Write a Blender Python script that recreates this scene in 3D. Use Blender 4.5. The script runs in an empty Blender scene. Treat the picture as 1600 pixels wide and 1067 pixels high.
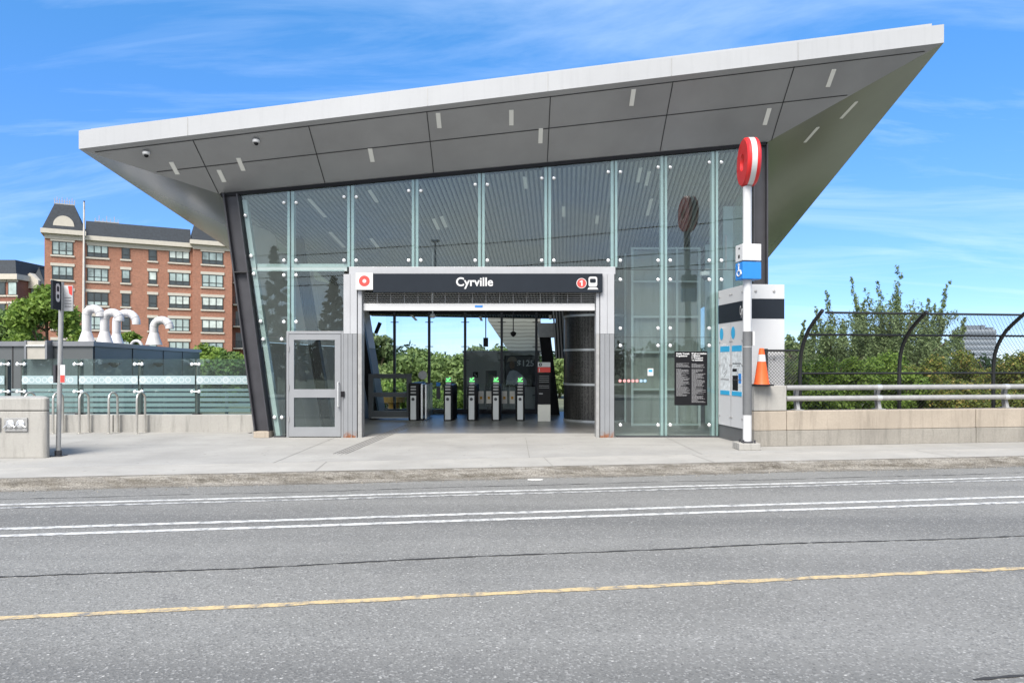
import bpy, math, random
import numpy as np
from mathutils import Vector, Matrix

# ------------------------------------------------------------------ camera, sky, sun, exposure
S = bpy.context.scene
COL = S.collection
random.seed(7)
EYE, FPX, HZ, CX = 1.6, 1067.0, 570.0, 800.0

cam_d = bpy.data.cameras.new("camera")
cam = bpy.data.objects.new("camera", cam_d)
COL.objects.link(cam)
cam.location = (0, 0, EYE)
cam.rotation_euler = (math.radians(90), 0, 0)
cam_d.sensor_width = 36.0
cam_d.lens = 36.0 * FPX / 1600.0
cam_d.shift_y = (HZ - 533.5) / 1600.0
cam_d.clip_start = 0.1
cam_d.clip_end = 6000
S.camera = cam

SUN_EL, SUN_AZ = math.radians(50), math.radians(203)    # azimuth clockwise from +Y: behind the camera, to its left
W = bpy.data.worlds.new("World")
S.world = W
W.use_nodes = True
wn, wl = W.node_tree.nodes, W.node_tree.links
wn.clear()
wo = wn.new("ShaderNodeOutputWorld")
bg = wn.new("ShaderNodeBackground")
bg.inputs["Strength"].default_value = 0.095
sky = wn.new("ShaderNodeTexSky")
sky.sky_type = 'NISHITA'
sky.sun_disc = False
sky.sun_elevation = SUN_EL
sky.sun_rotation = SUN_AZ
sky.altitude = 1500
sky.air_density = 1.0
sky.dust_density = 0.0
sky.ozone_density = 2.0
hs = wn.new("ShaderNodeHueSaturation")
hs.inputs["Saturation"].default_value = 1.12
hs.inputs["Value"].default_value = 1.22
wl.new(sky.outputs[0], hs.inputs["Color"])
tc = wn.new("ShaderNodeTexCoord")
sx = wn.new("ShaderNodeSeparateXYZ")
wl.new(tc.outputs["Generated"], sx.inputs[0])
def wmath(op, a, b):
    n = wn.new("ShaderNodeMath"); n.operation = op
    for i, v in enumerate((a, b)):
        if isinstance(v, (int, float)): n.inputs[i].default_value = v
        else: wl.new(v, n.inputs[i])
    return n.outputs[0]
zz = wmath('ADD', wmath('MAXIMUM', sx.outputs[2], 0.0), 0.16)
cx_ = wmath('DIVIDE', sx.outputs[0], zz)
cy_ = wmath('DIVIDE', sx.outputs[1], zz)
cb = wn.new("ShaderNodeCombineXYZ")
wl.new(cx_, cb.inputs[0]); wl.new(cy_, cb.inputs[1])
mp = wn.new("ShaderNodeMapping")
mp.inputs["Rotation"].default_value = (0, 0, 0.5)
mp.inputs["Scale"].default_value = (0.55, 2.1, 1)
wl.new(cb.outputs[0], mp.inputs[0])
nz = wn.new("ShaderNodeTexNoise")
nz.inputs["Scale"].default_value = 1.3
nz.inputs["Detail"].default_value = 9
nz.inputs["Roughness"].default_value = 0.62
nz.inputs["Distortion"].default_value = 0.6
wl.new(mp.outputs[0], nz.inputs["Vector"])
cr = wn.new("ShaderNodeValToRGB")
cr.color_ramp.elements[0].position = 0.46
cr.color_ramp.elements[1].position = 0.92
cr.color_ramp.elements[1].color = (0.55, 0.55, 0.55, 1)
wl.new(nz.outputs[0], cr.inputs[0])
mx = wn.new("ShaderNodeMixRGB")
mx.inputs[2].default_value = (4.6, 5.4, 6.6, 1)
gr_ = wn.new("ShaderNodeValToRGB")
gr_.color_ramp.elements[0].position = 0.0; gr_.color_ramp.elements[0].color = (0.33, 0.385, 0.56, 1)
gr_.color_ramp.elements[1].position = 0.55; gr_.color_ramp.elements[1].color = (0.52, 0.93, 1.0, 1)
e_ = gr_.color_ramp.elements.new(0.2); e_.color = (0.43, 0.565, 0.80, 1)
wl.new(sx.outputs[2], gr_.inputs[0])
mg = wn.new("ShaderNodeMixRGB"); mg.blend_type = 'MULTIPLY'; mg.inputs[0].default_value = 1.0
wl.new(hs.outputs[0], mg.inputs[1]); wl.new(gr_.outputs[0], mg.inputs[2])
wl.new(cr.outputs[0], mx.inputs[0]); wl.new(mg.outputs[0], mx.inputs[1])
# unseen broken cloud bank behind the viewer, added to whiten light and reflections
nb2 = wn.new("ShaderNodeTexNoise"); nb2.inputs["Scale"].default_value = 1.1; nb2.inputs["Detail"].default_value = 6
wl.new(cb.outputs[0], nb2.inputs["Vector"])
mr = wn.new("ShaderNodeMapRange"); mr.inputs[1].default_value = 0.10; mr.inputs[2].default_value = -0.35; mr.inputs[3].default_value = 0.0; mr.inputs[4].default_value = 1.0
wl.new(sx.outputs[1], mr.inputs[0])
cr2 = wn.new("ShaderNodeValToRGB"); cr2.color_ramp.elements[0].position = 0.30; cr2.color_ramp.elements[0].color = (.55, .55, .55, 1); cr2.color_ramp.elements[1].position = 0.6
wl.new(nb2.outputs[0], cr2.inputs[0])
bank = wmath('MULTIPLY', mr.outputs[0], cr2.outputs[0])
mx2 = wn.new("ShaderNodeMixRGB"); mx2.inputs[2].default_value = (5.2, 5.3, 5.5, 1)
wl.new(bank, mx2.inputs[0]); wl.new(mx.outputs[0], mx2.inputs[1])
wl.new(mx2.outputs[0], bg.inputs["Color"])
wl.new(bg.outputs[0], wo.inputs["Surface"])

sun_d = bpy.data.lights.new("sun", 'SUN')
sun_d.energy = 2.6
sun_d.angle = math.radians(30)
sun_d.color = (1.0, 0.945, 0.87)
sun = bpy.data.objects.new("sun", sun_d)
COL.objects.link(sun)
sdir = Vector((math.sin(SUN_AZ) * math.cos(SUN_EL), math.cos(SUN_AZ) * math.cos(SUN_EL), math.sin(SUN_EL)))
sun.rotation_euler = sdir.to_track_quat('Z', 'Y').to_euler()
sun.location = (-20, -20, 60)

S.view_settings.view_transform = 'Standard'
S.view_settings.look = 'None'
S.view_settings.gamma = 1.0
S.view_settings.exposure = 1.36
S.cycles.use_denoising = True
S.cycles.max_bounces = 10
S.cycles.transparent_max_bounces = 24
S.cycles.caustics_reflective = False
S.cycles.caustics_refractive = False

# ------------------------------------------------------------------ helpers
def PX(px, Y): return (px - CX) / FPX * Y
def PZ(py, Y): return EYE - (py - HZ) / FPX * Y
RD = Vector((0.9895, 0.1446, 0)); RN = Vector((-0.1446, 0.9895, 0))     # road direction and its normal
def RT(s, t, z=0.0): return RD * s + RN * t + Vector((0, 0, z))
def s_at(px, t):          # distance along the road where the line t is seen at pixel column px
    k = (px - CX) / FPX
    return t * (RN.x - k * RN.y) / (k * RD.y - RD.x)
WLOC = {}
def wloc(o): return WLOC.get(o.name, Vector((0, 0, 0)))

class MB:
    def __init__(self, M=None):
        self.v, self.f, self.M = [], [], M
    def add(self, vs, fs):
        b = len(self.v)
        for p in vs:
            p = Vector(p)
            self.v.append(self.M @ p if self.M is not None else p)
        self.f += [tuple(i + b for i in q) for q in fs]
        return self
    def hexa(self, p):    # p: 4 bottom (ccw from above) + 4 top
        return self.add(p, [(3, 2, 1, 0), (4, 5, 6, 7), (0, 1, 5, 4), (1, 2, 6, 5), (2, 3, 7, 6), (3, 0, 4, 7)])
    def box(self, x0, x1, y0, y1, z0, z1):
        return self.hexa([(x0, y0, z0), (x1, y0, z0), (x1, y1, z0), (x0, y1, z0), (x0, y0, z1), (x1, y0, z1), (x1, y1, z1), (x0, y1, z1)])
    def slab(self, poly, off):
        n = len(poly); off = Vector(off)
        a = [Vector(p) for p in poly]; b = [p + off for p in a]
        fs = [tuple(range(n)), tuple(range(2 * n - 1, n - 1, -1))]
        for i in range(n):
            j = (i + 1) % n
            fs.append((j, i, i + n, j + n))
        return self.add(a + b, fs)
    def patch(self, p00, p10, p11, p01, nu=8, nv=4):
        p00, p10, p11, p01 = map(Vector, (p00, p10, p11, p01))
        vs = []
        for j in range(nv + 1):
            for i in range(nu + 1):
                u, v = i / nu, j / nv
                vs.append(p00 * (1 - u) * (1 - v) + p10 * u * (1 - v) + p11 * u * v + p01 * (1 - u) * v)
        fs = [(j * (nu + 1) + i, j * (nu + 1) + i + 1, (j + 1) * (nu + 1) + i + 1, (j + 1) * (nu + 1) + i) for j in range(nv) for i in range(nu)]
        return self.add(vs, fs)
    def tube(self, pts, r, n=10, cap=True):
        pts = [Vector(p) for p in pts]
        rs = r if isinstance(r, (list, tuple)) else [r] * len(pts)
        vs, fs = [], []
        up = None
        for i, p in enumerate(pts):
            d = (pts[min(i + 1, len(pts) - 1)] - pts[max(i - 1, 0)]).normalized()
            if up is None:
                up = Vector((0, 0, 1)) if abs(d.z) < 0.9 else Vector((1, 0, 0))
            a = d.cross(up)
            if a.length < 1e-4: a = d.cross(Vector((0, 1, 0)))
            a.normalize(); b = a.cross(d).normalized(); up = b
            for k in range(n):
                t = 2 * math.pi * k / n
                vs.append(p + (a * math.cos(t) + b * math.sin(t)) * rs[i])
        for i in range(len(pts) - 1):
            for k in range(n):
                k2 = (k + 1) % n
                fs.append((i * n + k, i * n + k2, (i + 1) * n + k2, (i + 1) * n + k))
        if cap:
            fs.append(tuple(range(n))[::-1]); fs.append(tuple((len(pts) - 1) * n + k for k in range(n)))
        return self.add(vs, fs)
    def lathe(self, prof, c=(0, 0, 0), n=24, A=None):
        c = Vector(c); vs, fs = [], []
        for r, z in prof:
            for k in range(n):
                t = 2 * math.pi * k / n
                p = Vector((r * math.cos(t), r * math.sin(t), z))
                vs.append(c + (A @ p if A is not None else p))
        m = len(prof)
        for i in range(m - 1):
            for k in range(n):
                k2 = (k + 1) % n
                fs.append((i * n + k, i * n + k2, (i + 1) * n + k2, (i + 1) * n + k))
        fs.append(tuple(range(n))[::-1]); fs.append(tuple((m - 1) * n + k for k in range(n)))
        return self.add(vs, fs)
    def build(self, name, mat, parent=None, smooth=False, bevel=0.0, origin=None):
        if parent is not None: o0 = wloc(parent)
        elif origin is not None: o0 = Vector(origin)
        else:
            o0 = Vector((sum(p.x for p in self.v) / len(self.v), sum(p.y for p in self.v) / len(self.v), min(p.z for p in self.v)))
        me = bpy.data.meshes.new(name)
        me.from_pydata([tuple(p - o0) for p in self.v], [], self.f)
        me.materials.append(mat)
        if smooth:
            me.polygons.foreach_set("use_smooth", [True] * len(me.polygons))
            me.update()
        o = bpy.data.objects.new(name, me)
        COL.objects.link(o)
        if parent is not None:
            o.parent = parent; WLOC[o.name] = o0.copy()
        else:
            o.location = o0; WLOC[o.name] = o0.copy()
        if smooth:
            try: me.set_sharp_from_angle(angle=math.radians(40))
            except Exception: pass
        if bevel:
            b = o.modifiers.new("bevel", 'BEVEL'); b.width = bevel; b.segments = 2; b.limit_method = 'ANGLE'
        return o

def tag(o, label=None, cat=None, group=None, kind=None):
    if label: o["label"] = label
    if cat: o["category"] = cat
    if group: o["group"] = group
    if kind: o["kind"] = kind
    return o
def struct(o, label=None):
    o["kind"] = "structure"
    if label: o["label"] = label
    return o
def thing(name, loc, label, cat, group=None):
    o = bpy.data.objects.new(name, None)
    o.empty_display_size = 0.2
    COL.objects.link(o); o.location = loc; WLOC[o.name] = Vector(loc)
    return tag(o, label, cat, group)
def copy_tree(root, loc, label):
    def cp(o, par):
        c = o.copy(); COL.objects.link(c)
        c.parent = par
        for ch in list(o.children): cp(ch, c)
        return c
    c = cp(root, None); c.location = loc; c["label"] = label
    return c
FACE_CAM = Matrix.Rotation(math.radians(90), 3, 'X')
def text(name, s, size, loc, mat, parent, rot=FACE_CAM, align='CENTER', extrude=0.003, bold=0.0, space=1.0):
    cu = bpy.data.curves.new("tmp", 'FONT')
    cu.body = s; cu.size = size; cu.align_x = align; cu.align_y = 'CENTER'; cu.extrude = extrude; cu.offset = bold; cu.space_line = space
    ob = bpy.data.objects.new("tmp", cu); COL.objects.link(ob)
    dg = bpy.context.evaluated_depsgraph_get(); dg.update()
    me = bpy.data.meshes.new_from_object(ob.evaluated_get(dg))
    vs = [rot @ v.co + Vector(loc) for v in me.vertices]
    fs = [tuple(p.vertices) for p in me.polygons]
    bpy.data.objects.remove(ob); bpy.data.curves.remove(cu); bpy.data.meshes.remove(me)
    mb = MB(); mb.v = vs; mb.f = fs
    return mb.build(name, mat, parent)

# ------------------------------------------------------------------ materials
def newmat(name):
    m = bpy.data.materials.new(name); m.use_nodes = True
    n = m.node_tree.nodes; n.clear()
    out = n.new("ShaderNodeOutputMaterial")
    return m, n, m.node_tree.links, out
def noise(n, l, vec, scale, detail=4, rough=0.55):
    t = n.new("ShaderNodeTexNoise"); t.inputs["Scale"].default_value = scale
    t.inputs["Detail"].default_value = detail; t.inputs["Roughness"].default_value = rough
    if vec is not None: l.new(vec, t.inputs["Vector"])
    return t.outputs[0]
def ramp(n, l, fac, p0, c0, p1, c1):
    r = n.new("ShaderNodeValToRGB")
    e = r.color_ramp.elements
    e[0].position, e[1].position = p0, p1
    f = lambda c: (c, c, c, 1) if isinstance(c, (int, float)) else (*c, 1)
    e[0].color, e[1].color = f(c0), f(c1)
    l.new(fac, r.inputs[0]); return r.outputs[0]
def mixc(n, l, fac, a, b, mode='MIX'):
    m = n.new("ShaderNodeMixRGB"); m.blend_type = mode
    for i, v in ((0, fac), (1, a), (2, b)):
        if isinstance(v, (int, float)): m.inputs[i].default_value = v
        elif isinstance(v, tuple): m.inputs[i].default_value = (*v, 1)
        else: l.new(v, m.inputs[i])
    return m.outputs[0]
def pm(name, col, rough=0.6, metal=0.0, var=0.12, scale=3.0, bump=0.0, bscale=60, emit=0.0, spec=0.5, streak=0.0):
    m, n, l, out = newmat(name)
    b = n.new("ShaderNodeBsdfPrincipled")
    co = n.new("ShaderNodeTexCoord").outputs["Object"]
    c = tuple(col)
    f = ramp(n, l, noise(n, l, co, scale, 6), 0.3, 0.0, 0.7, 1.0)
    cc = mixc(n, l, f, tuple(x * (1 - var) for x in c), tuple(min(1, x * (1 + var)) for x in c))
    if streak:
        mpn = n.new("ShaderNodeMapping"); mpn.inputs["Scale"].default_value = (6, 6, 0.35)
        l.new(co, mpn.inputs[0])
        f2 = ramp(n, l, noise(n, l, mpn.outputs[0], 1.4, 5, 0.7), 0.5, 0.0, 0.75, streak)
        cc = mixc(n, l, f2, cc, tuple(x * 0.45 for x in c))
    l.new(cc, b.inputs["Base Color"])
    b.inputs["Roughness"].default_value = rough
    b.inputs["Metallic"].default_value = metal
    b.inputs["Specular IOR Level"].default_value = spec
    if emit:
        b.inputs["Emission Color"].default_value = (*c, 1); b.inputs["Emission Strength"].default_value = emit
    if bump:
        bn = n.new("ShaderNodeBump"); bn.inputs["Strength"].default_value = bump; bn.inputs["Distance"].default_value = 0.02
        l.new(noise(n, l, co, bscale, 6, 0.65), bn.inputs["Height"]); l.new(bn.outputs[0], b.inputs["Normal"])
    l.new(b.outputs[0], out.inputs[0])
    return m
def glass_mat(name, tint, refl=0.045, gain=1.0, dirt=0.0):
    m, n, l, out = newmat(name)
    tr = n.new("ShaderNodeBsdfTransparent"); tr.inputs[0].default_value = (*tint, 1)
    gl = n.new("ShaderNodeBsdfGlossy"); gl.inputs["Roughness"].default_value = 0.0
    gl.inputs["Color"].default_value = (0.86, 0.98, 1.0, 1)
    lw = n.new("ShaderNodeLayerWeight"); lw.inputs[0].default_value = 0.5
    p = n.new("ShaderNodeMath"); p.operation = 'POWER'; l.new(lw.outputs["Facing"], p.inputs[0]); p.inputs[1].default_value = 5
    q = n.new("ShaderNodeMath"); q.operation = 'MULTIPLY_ADD'; l.new(p.outputs[0], q.inputs[0]); q.inputs[1].default_value = gain * 0.9; q.inputs[2].default_value = refl
    q.use_clamp = True
    mxs = n.new("ShaderNodeMixShader"); l.new(q.outputs[0], mxs.inputs[0]); l.new(tr.outputs[0], mxs.inputs[1]); l.new(gl.outputs[0], mxs.inputs[2])
    last = mxs.outputs[0]
    if dirt:
        df = n.new("ShaderNodeBsdfDiffuse"); df.inputs[0].default_value = (0.50, 0.54, 0.54, 1)
        ms2 = n.new("ShaderNodeMixShader"); ms2.inputs[0].default_value = dirt
        l.new(last, ms2.inputs[1]); l.new(df.outputs[0], ms2.inputs[2]); last = ms2.outputs[0]
    l.new(last, out.inputs[0])
    return m
def leaf_mat(name, c0, c1, c2=None, c2amt=0.0):
    m, n, l, out = newmat(name)
    g = n.new("ShaderNodeNewGeometry")
    co = n.new("ShaderNodeTexCoord").outputs["Object"]
    rnd = g.outputs["Random Per Island"]
    a = mixc(n, l, rnd, c0, c1)
    f = ramp(n, l, noise(n, l, co, 0.8, 3), 0.35, 0.0, 0.65, 0.35)
    a = mixc(n, l, f, a, tuple(x * 0.55 for x in c0))
    if c2:
        f2 = ramp(n, l, rnd, 1 - c2amt - 0.02, 0.0, 1 - c2amt, 1.0)
        a = mixc(n, l, f2, a, c2)
    d = n.new("ShaderNodeBsdfPrincipled"); l.new(a, d.inputs["Base Color"]); d.inputs["Roughness"].default_value = 0.55; d.inputs["Specular IOR Level"].default_value = 0.25
    t = n.new("ShaderNodeBsdfTranslucent"); l.new(a, t.inputs[0])
    ms = n.new("ShaderNodeMixShader"); ms.inputs[0].default_value = 0.42
    l.new(d.outputs[0], ms.inputs[1]); l.new(t.outputs[0], ms.inputs[2]); l.new(ms.outputs[0], out.inputs[0])
    return m

def asphalt_mat():
    m, n, l, out = newmat("asphalt")
    b = n.new("ShaderNodeBsdfPrincipled"); b.inputs["Roughness"].default_value = 0.85; b.inputs["Specular IOR Level"].default_value = 0.3
    co = n.new("ShaderNodeTexCoord").outputs["Object"]
    base = mixc(n, l, ramp(n, l, noise(n, l, co, 0.5, 5), 0.35, 0.0, 0.65, 1.0), (0.170, 0.169, 0.160), (0.205, 0.203, 0.192))
    # worn wheel tracks and fine aggregate
    mpn = n.new("ShaderNodeMapping"); mpn.inputs["Rotation"].default_value = (0, 0, -math.atan2(RD.y, RD.x)); mpn.inputs["Scale"].default_value = (0.12, 1.1, 1)
    l.new(co, mpn.inputs[0])
    base = mixc(n, l, ramp(n, l, noise(n, l, mpn.outputs[0], 1.2, 3), 0.4, 0.0, 0.7, 0.45), base, (0.232, 0.232, 0.222))
    mp2 = n.new("ShaderNodeMapping"); mp2.inputs["Rotation"].default_value = (0, 0, -math.atan2(RD.y, RD.x)); mp2.inputs["Scale"].default_value = (0.03, 0.75, 1)
    l.new(co, mp2.inputs[0])
    base = mixc(n, l, ramp(n, l, noise(n, l, mp2.outputs[0], 1.0, 2), 0.46, 0.0, 0.64, 0.7), base, (0.120, 0.120, 0.117))
    base = mixc(n, l, ramp(n, l, noise(n, l, co, 1.7, 6, 0.7), 0.56, 0.0, 0.70, 0.45), base, (0.12, 0.12, 0.118))
    v = n.new("ShaderNodeTexVoronoi"); v.inputs["Scale"].default_value = 75; l.new(co, v.inputs["Vector"])
    hs2 = n.new("ShaderNodeSeparateColor"); l.new(v.outputs["Color"], hs2.inputs[0])
    sp = ramp(n, l, hs2.outputs[0], 0.80, 0.0, 0.97, 0.45)
    dk = ramp(n, l, hs2.outputs[1], 0.70, 0.0, 0.95, 0.5)
    base = mixc(n, l, dk, base, (0.085, 0.084, 0.082))
    base = mixc(n, l, sp, base, (0.40, 0.395, 0.38))
    v3 = n.new("ShaderNodeTexVoronoi"); v3.inputs["Scale"].default_value = 22; l.new(co, v3.inputs["Vector"])
    h3 = n.new("ShaderNodeSeparateColor"); l.new(v3.outputs["Color"], h3.inputs[0])
    d3 = ramp(n, l, v3.outputs["Distance"], 0.10, 1.0, 0.22, 0.0)
    pick = mixc(n, l, 1.0, d3, ramp(n, l, h3.outputs[0], 0.90, 0.0, 0.92, 0.8), 'MULTIPLY')
    base = mixc(n, l, pick, base, (0.52, 0.51, 0.48))
    pick2 = mixc(n, l, 1.0, d3, ramp(n, l, h3.outputs[1], 0.88, 0.0, 0.90, 0.7), 'MULTIPLY')
    base = mixc(n, l, pick2, base, (0.05, 0.05, 0.05))
    l.new(base, b.inputs["Base Color"])
    bn = n.new("ShaderNodeBump"); bn.inputs["Strength"].default_value = 0.5; bn.inputs["Distance"].default_value = 0.012
    bn.inputs["Strength"].default_value = 0.3; l.new(v.outputs["Distance"], bn.inputs["Height"]); l.new(bn.outputs[0], b.inputs["Normal"])
    l.new(b.outputs[0], out.inputs[0]); return m
def paint_mat(name, col, wear, under=(0.165, 0.166, 0.168)):
    m, n, l, out = newmat(name)
    b = n.new("ShaderNodeBsdfPrincipled"); b.inputs["Roughness"].default_value = 0.7
    co = n.new("ShaderNodeTexCoord").outputs["Object"]
    f = ramp(n, l, noise(n, l, co, 9, 8, 0.75), 0.60 - wear, 1.0, 0.66 - wear * 0.5, 0.0)
    f2 = ramp(n, l, noise(n, l, co, 60, 3, 0.7), 0.32, 1.0, 0.45, 0.0)
    a = mixc(n, l, f, under, col) if False else mixc(n, l, f, col, under)
    a = mixc(n, l, mixc(n, l, 0.55, (0, 0, 0), f2), a, under)
    l.new(a, b.inputs["Base Color"]); l.new(b.outputs[0], out.inputs[0]); return m
def concrete_mat(name, col, dirt=0.35, fine=0.25, rough=0.85, streak=0.0, sc=0.8, gum=False):
    m, n, l, out = newmat(name)
    b = n.new("ShaderNodeBsdfPrincipled"); b.inputs["Roughness"].default_value = rough; b.inputs["Specular IOR Level"].default_value = 0.3
    co = n.new("ShaderNodeTexCoord").outputs["Object"]
    a = mixc(n, l, ramp(n, l, noise(n, l, co, sc, 6, 0.6), 0.35, 0.0, 0.68, dirt), col, tuple(x * 0.72 for x in col))
    a = mixc(n, l, ramp(n, l, noise(n, l, co, 28, 5, 0.7), 0.4, 0.0, 0.7, fine), a, tuple(x * 0.72 for x in col))
    a = mixc(n, l, ramp(n, l, noise(n, l, co, 150, 2, 0.5), 0.60, 0.0, 0.72, 0.5), a, tuple(x * 0.6 for x in col))
    if streak:
        mpn = n.new("ShaderNodeMapping"); mpn.inputs["Scale"].default_value = (5, 5, 0.5); l.new(co, mpn.inputs[0])
        a = mixc(n, l, ramp(n, l, noise(n, l, mpn.outputs[0], 1.2, 6, 0.7), 0.50, 0.0, 0.72, streak), a, tuple(x * 0.42 for x in col))
    if gum:
        a = mixc(n, l, ramp(n, l, noise(n, l, co, 2.3, 7, 0.72), 0.54, 0.0, 0.72, 0.6), a, tuple(x * 0.66 for x in col))
        vg = n.new("ShaderNodeTexVoronoi"); vg.inputs["Scale"].default_value = 2.6; l.new(co, vg.inputs["Vector"])
        a = mixc(n, l, ramp(n, l, vg.outputs["Distance"], 0.05, 0.75, 0.085, 0.0), a, tuple(x * 0.5 for x in col))
        vh = n.new("ShaderNodeTexVoronoi"); vh.inputs["Scale"].default_value = 6.5; l.new(co, vh.inputs["Vector"])
        a = mixc(n, l, ramp(n, l, vh.outputs["Distance"], 0.06, 0.45, 0.10, 0.0), a, tuple(x * 0.55 for x in col))
        mg2 = n.new("ShaderNodeMapping"); mg2.inputs["Rotation"].default_value = (0, 0, -math.atan2(RD.y, RD.x)); mg2.inputs["Scale"].default_value = (0.25, 2.4, 1); l.new(co, mg2.inputs[0])
        a = mixc(n, l, ramp(n, l, noise(n, l, mg2.outputs[0], 1.6, 6, 0.7), 0.5, 0.0, 0.7, 0.5), a, tuple(x * 0.75 for x in col))
    l.new(a, b.inputs["Base Color"])
    bn = n.new("ShaderNodeBump"); bn.inputs["Strength"].default_value = 0.25; bn.inputs["Distance"].default_value = 0.01
    l.new(noise(n, l, co, 70, 6, 0.7), bn.inputs["Height"]); l.new(bn.outputs[0], b.inputs["Normal"])
    l.new(b.outputs[0], out.inputs[0]); return m
def brick_mat(name, col, mortar):
    m, n, l, out = newmat(name)
    b = n.new("ShaderNodeBsdfPrincipled"); b.inputs["Roughness"].default_value = 0.9
    co = n.new("ShaderNodeTexCoord").outputs["Object"]
    s = n.new("ShaderNodeSeparateXYZ"); l.new(co, s.inputs[0])
    u = n.new("ShaderNodeMath"); u.operation = 'ADD'; l.new(s.outputs[0], u.inputs[0]); l.new(s.outputs[1], u.inputs[1])
    c = n.new("ShaderNodeCombineXYZ"); l.new(u.outputs[0], c.inputs[0]); l.new(s.outputs[2], c.inputs[1])
    br = n.new("ShaderNodeTexBrick"); l.new(c.outputs[0], br.inputs["Vector"])
    br.inputs["Scale"].default_value = 2.2
    br.inputs["Color1"].default_value = (*col, 1); br.inputs["Color2"].default_value = (*(x * 0.7 for x in col), 1); br.inputs["Mortar"].default_value = (*mortar, 1)
    br.inputs["Mortar Size"].default_value = 0.018
    a = mixc(n, l, ramp(n, l, noise(n, l, co, 0.4, 5), 0.35, 0.0, 0.7, 0.3), br.outputs[0], tuple(x * 0.6 for x in col))
    l.new(a, b.inputs["Base Color"]); l.new(b.outputs[0], out.inputs[0]); return m
def rusty_mat(name, col):
    m, n, l, out = newmat(name)
    b = n.new("ShaderNodeBsdfPrincipled"); b.inputs["Roughness"].default_value = 0.5
    co = n.new("ShaderNodeTexCoord").outputs["Object"]
    s = n.new("ShaderNodeSeparateXYZ"); l.new(co, s.inputs[0])
    h = ramp(n, l, s.outputs[2], 0.03, 1.0, 0.16, 0.0)
    nn = ramp(n, l, noise(n, l, co, 11, 5, 0.7), 0.42, 0.0, 0.55, 1.0)
    f = mixc(n, l, 1.0, h, nn, 'MULTIPLY')
    a = mixc(n, l, ramp(n, l, noise(n, l, co, 3, 5), 0.3, 0.0, 0.7, 1.0), tuple(x * 0.9 for x in col), col)
    l.new(mixc(n, l, f, a, (0.22, 0.08, 0.03)), b.inputs["Base Color"]); l.new(b.outputs[0], out.inputs[0]); return m

M = {}
M['asphalt'] = asphalt_mat()
M['white_line'] = paint_mat("white_line_paint", (0.56, 0.56, 0.54), 0.25)
M['old_line'] = paint_mat("worn_line_paint", (0.50, 0.50, 0.48), 0.17)
M['yellow_line'] = paint_mat("yellow_line_paint", (0.54, 0.41, 0.215), 0.235)
M['crack'] = pm("tar_crack", (0.03, 0.03, 0.03), 0.9)
M['sidewalk'] = concrete_mat("sidewalk_concrete", (0.40, 0.388, 0.362), 0.85, 0.45, sc=0.9, gum=True)
M['plaza'] = concrete_mat("plaza_concrete", (0.365, 0.358, 0.34), 0.85, 0.45, sc=0.7, gum=True)
def kerb_mat():
    m, n, l, out = newmat("gritty_kerb")
    b = n.new("ShaderNodeBsdfPrincipled"); b.inputs["Roughness"].default_value = 0.95; b.inputs["Specular IOR Level"].default_value = 0.2
    co = n.new("ShaderNodeTexCoord").outputs["Object"]
    mpn = n.new("ShaderNodeMapping"); mpn.inputs["Rotation"].default_value = (0, 0, -math.atan2(RD.y, RD.x)); mpn.inputs["Scale"].default_value = (0.25, 1, 2.2)
    l.new(co, mpn.inputs[0])
    a = mixc(n, l, ramp(n, l, noise(n, l, mpn.outputs[0], 6, 6, 0.7), 0.38, 0.0, 0.62, 1.0), (0.27, 0.255, 0.23), (0.13, 0.118, 0.10))
    a = mixc(n, l, ramp(n, l, noise(n, l, co, 45, 3, 0.7), 0.48, 0.0, 0.60, 0.6), a, (0.085, 0.078, 0.066))
    a = mixc(n, l, ramp(n, l, noise(n, l, co, 62, 2, 0.6), 0.58, 0.0, 0.68, 0.5), a, (0.36, 0.345, 0.315))
    l.new(a, b.inputs["Base Color"])
    bn = n.new("ShaderNodeBump"); bn.inputs["Strength"].default_value = 0.8; bn.inputs["Distance"].default_value = 0.02
    l.new(noise(n, l, co, 40, 5, 0.7), bn.inputs["Height"]); l.new(bn.outputs[0], b.inputs["Normal"])
    l.new(b.outputs[0], out.inputs[0]); return m
M['kerb'] = kerb_mat()
M['kerb_old'] = concrete_mat("kerb_concrete", (0.23, 0.205, 0.175), 1.6, 1.5, sc=11)
M['concrete'] = concrete_mat("grey_concrete", (0.40, 0.39, 0.365), 0.6, 0.45, streak=0.7)
M['concrete_tan'] = concrete_mat("tan_concrete", (0.42, 0.365, 0.30), 0.65, 0.55, streak=0.6)
M['concrete_low'] = concrete_mat("weathered_concrete", (0.33, 0.31, 0.275), 0.8, 0.8, streak=0.7)
M['grass'] = pm("grass_ground", (0.11, 0.12, 0.07), 0.95, var=0.5, scale=0.6)
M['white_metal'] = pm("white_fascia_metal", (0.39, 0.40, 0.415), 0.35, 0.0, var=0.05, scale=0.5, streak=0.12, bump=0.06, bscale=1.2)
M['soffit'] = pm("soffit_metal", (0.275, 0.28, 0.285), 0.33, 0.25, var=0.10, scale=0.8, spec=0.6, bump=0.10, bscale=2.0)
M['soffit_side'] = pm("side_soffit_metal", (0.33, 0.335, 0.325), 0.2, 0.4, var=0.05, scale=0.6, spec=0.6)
M['joint'] = pm("dark_joint", (0.03, 0.03, 0.032), 0.7)
M['dark_steel'] = pm("dark_steel", (0.045, 0.045, 0.052), 0.45, 0.1, var=0.15)
M['black'] = pm("black_paint", (0.010, 0.010, 0.012), 0.5, spec=0.2)
M['fence_black'] = pm("black_vinyl", (0.012, 0.013, 0.013), 0.45)
M['portal'] = rusty_mat("portal_grey_paint", (0.235, 0.245, 0.26))
M['portal_light'] = pm("portal_light_paint", (0.40, 0.41, 0.43), 0.4, 0.0, var=0.04, streak=0.1)
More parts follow.
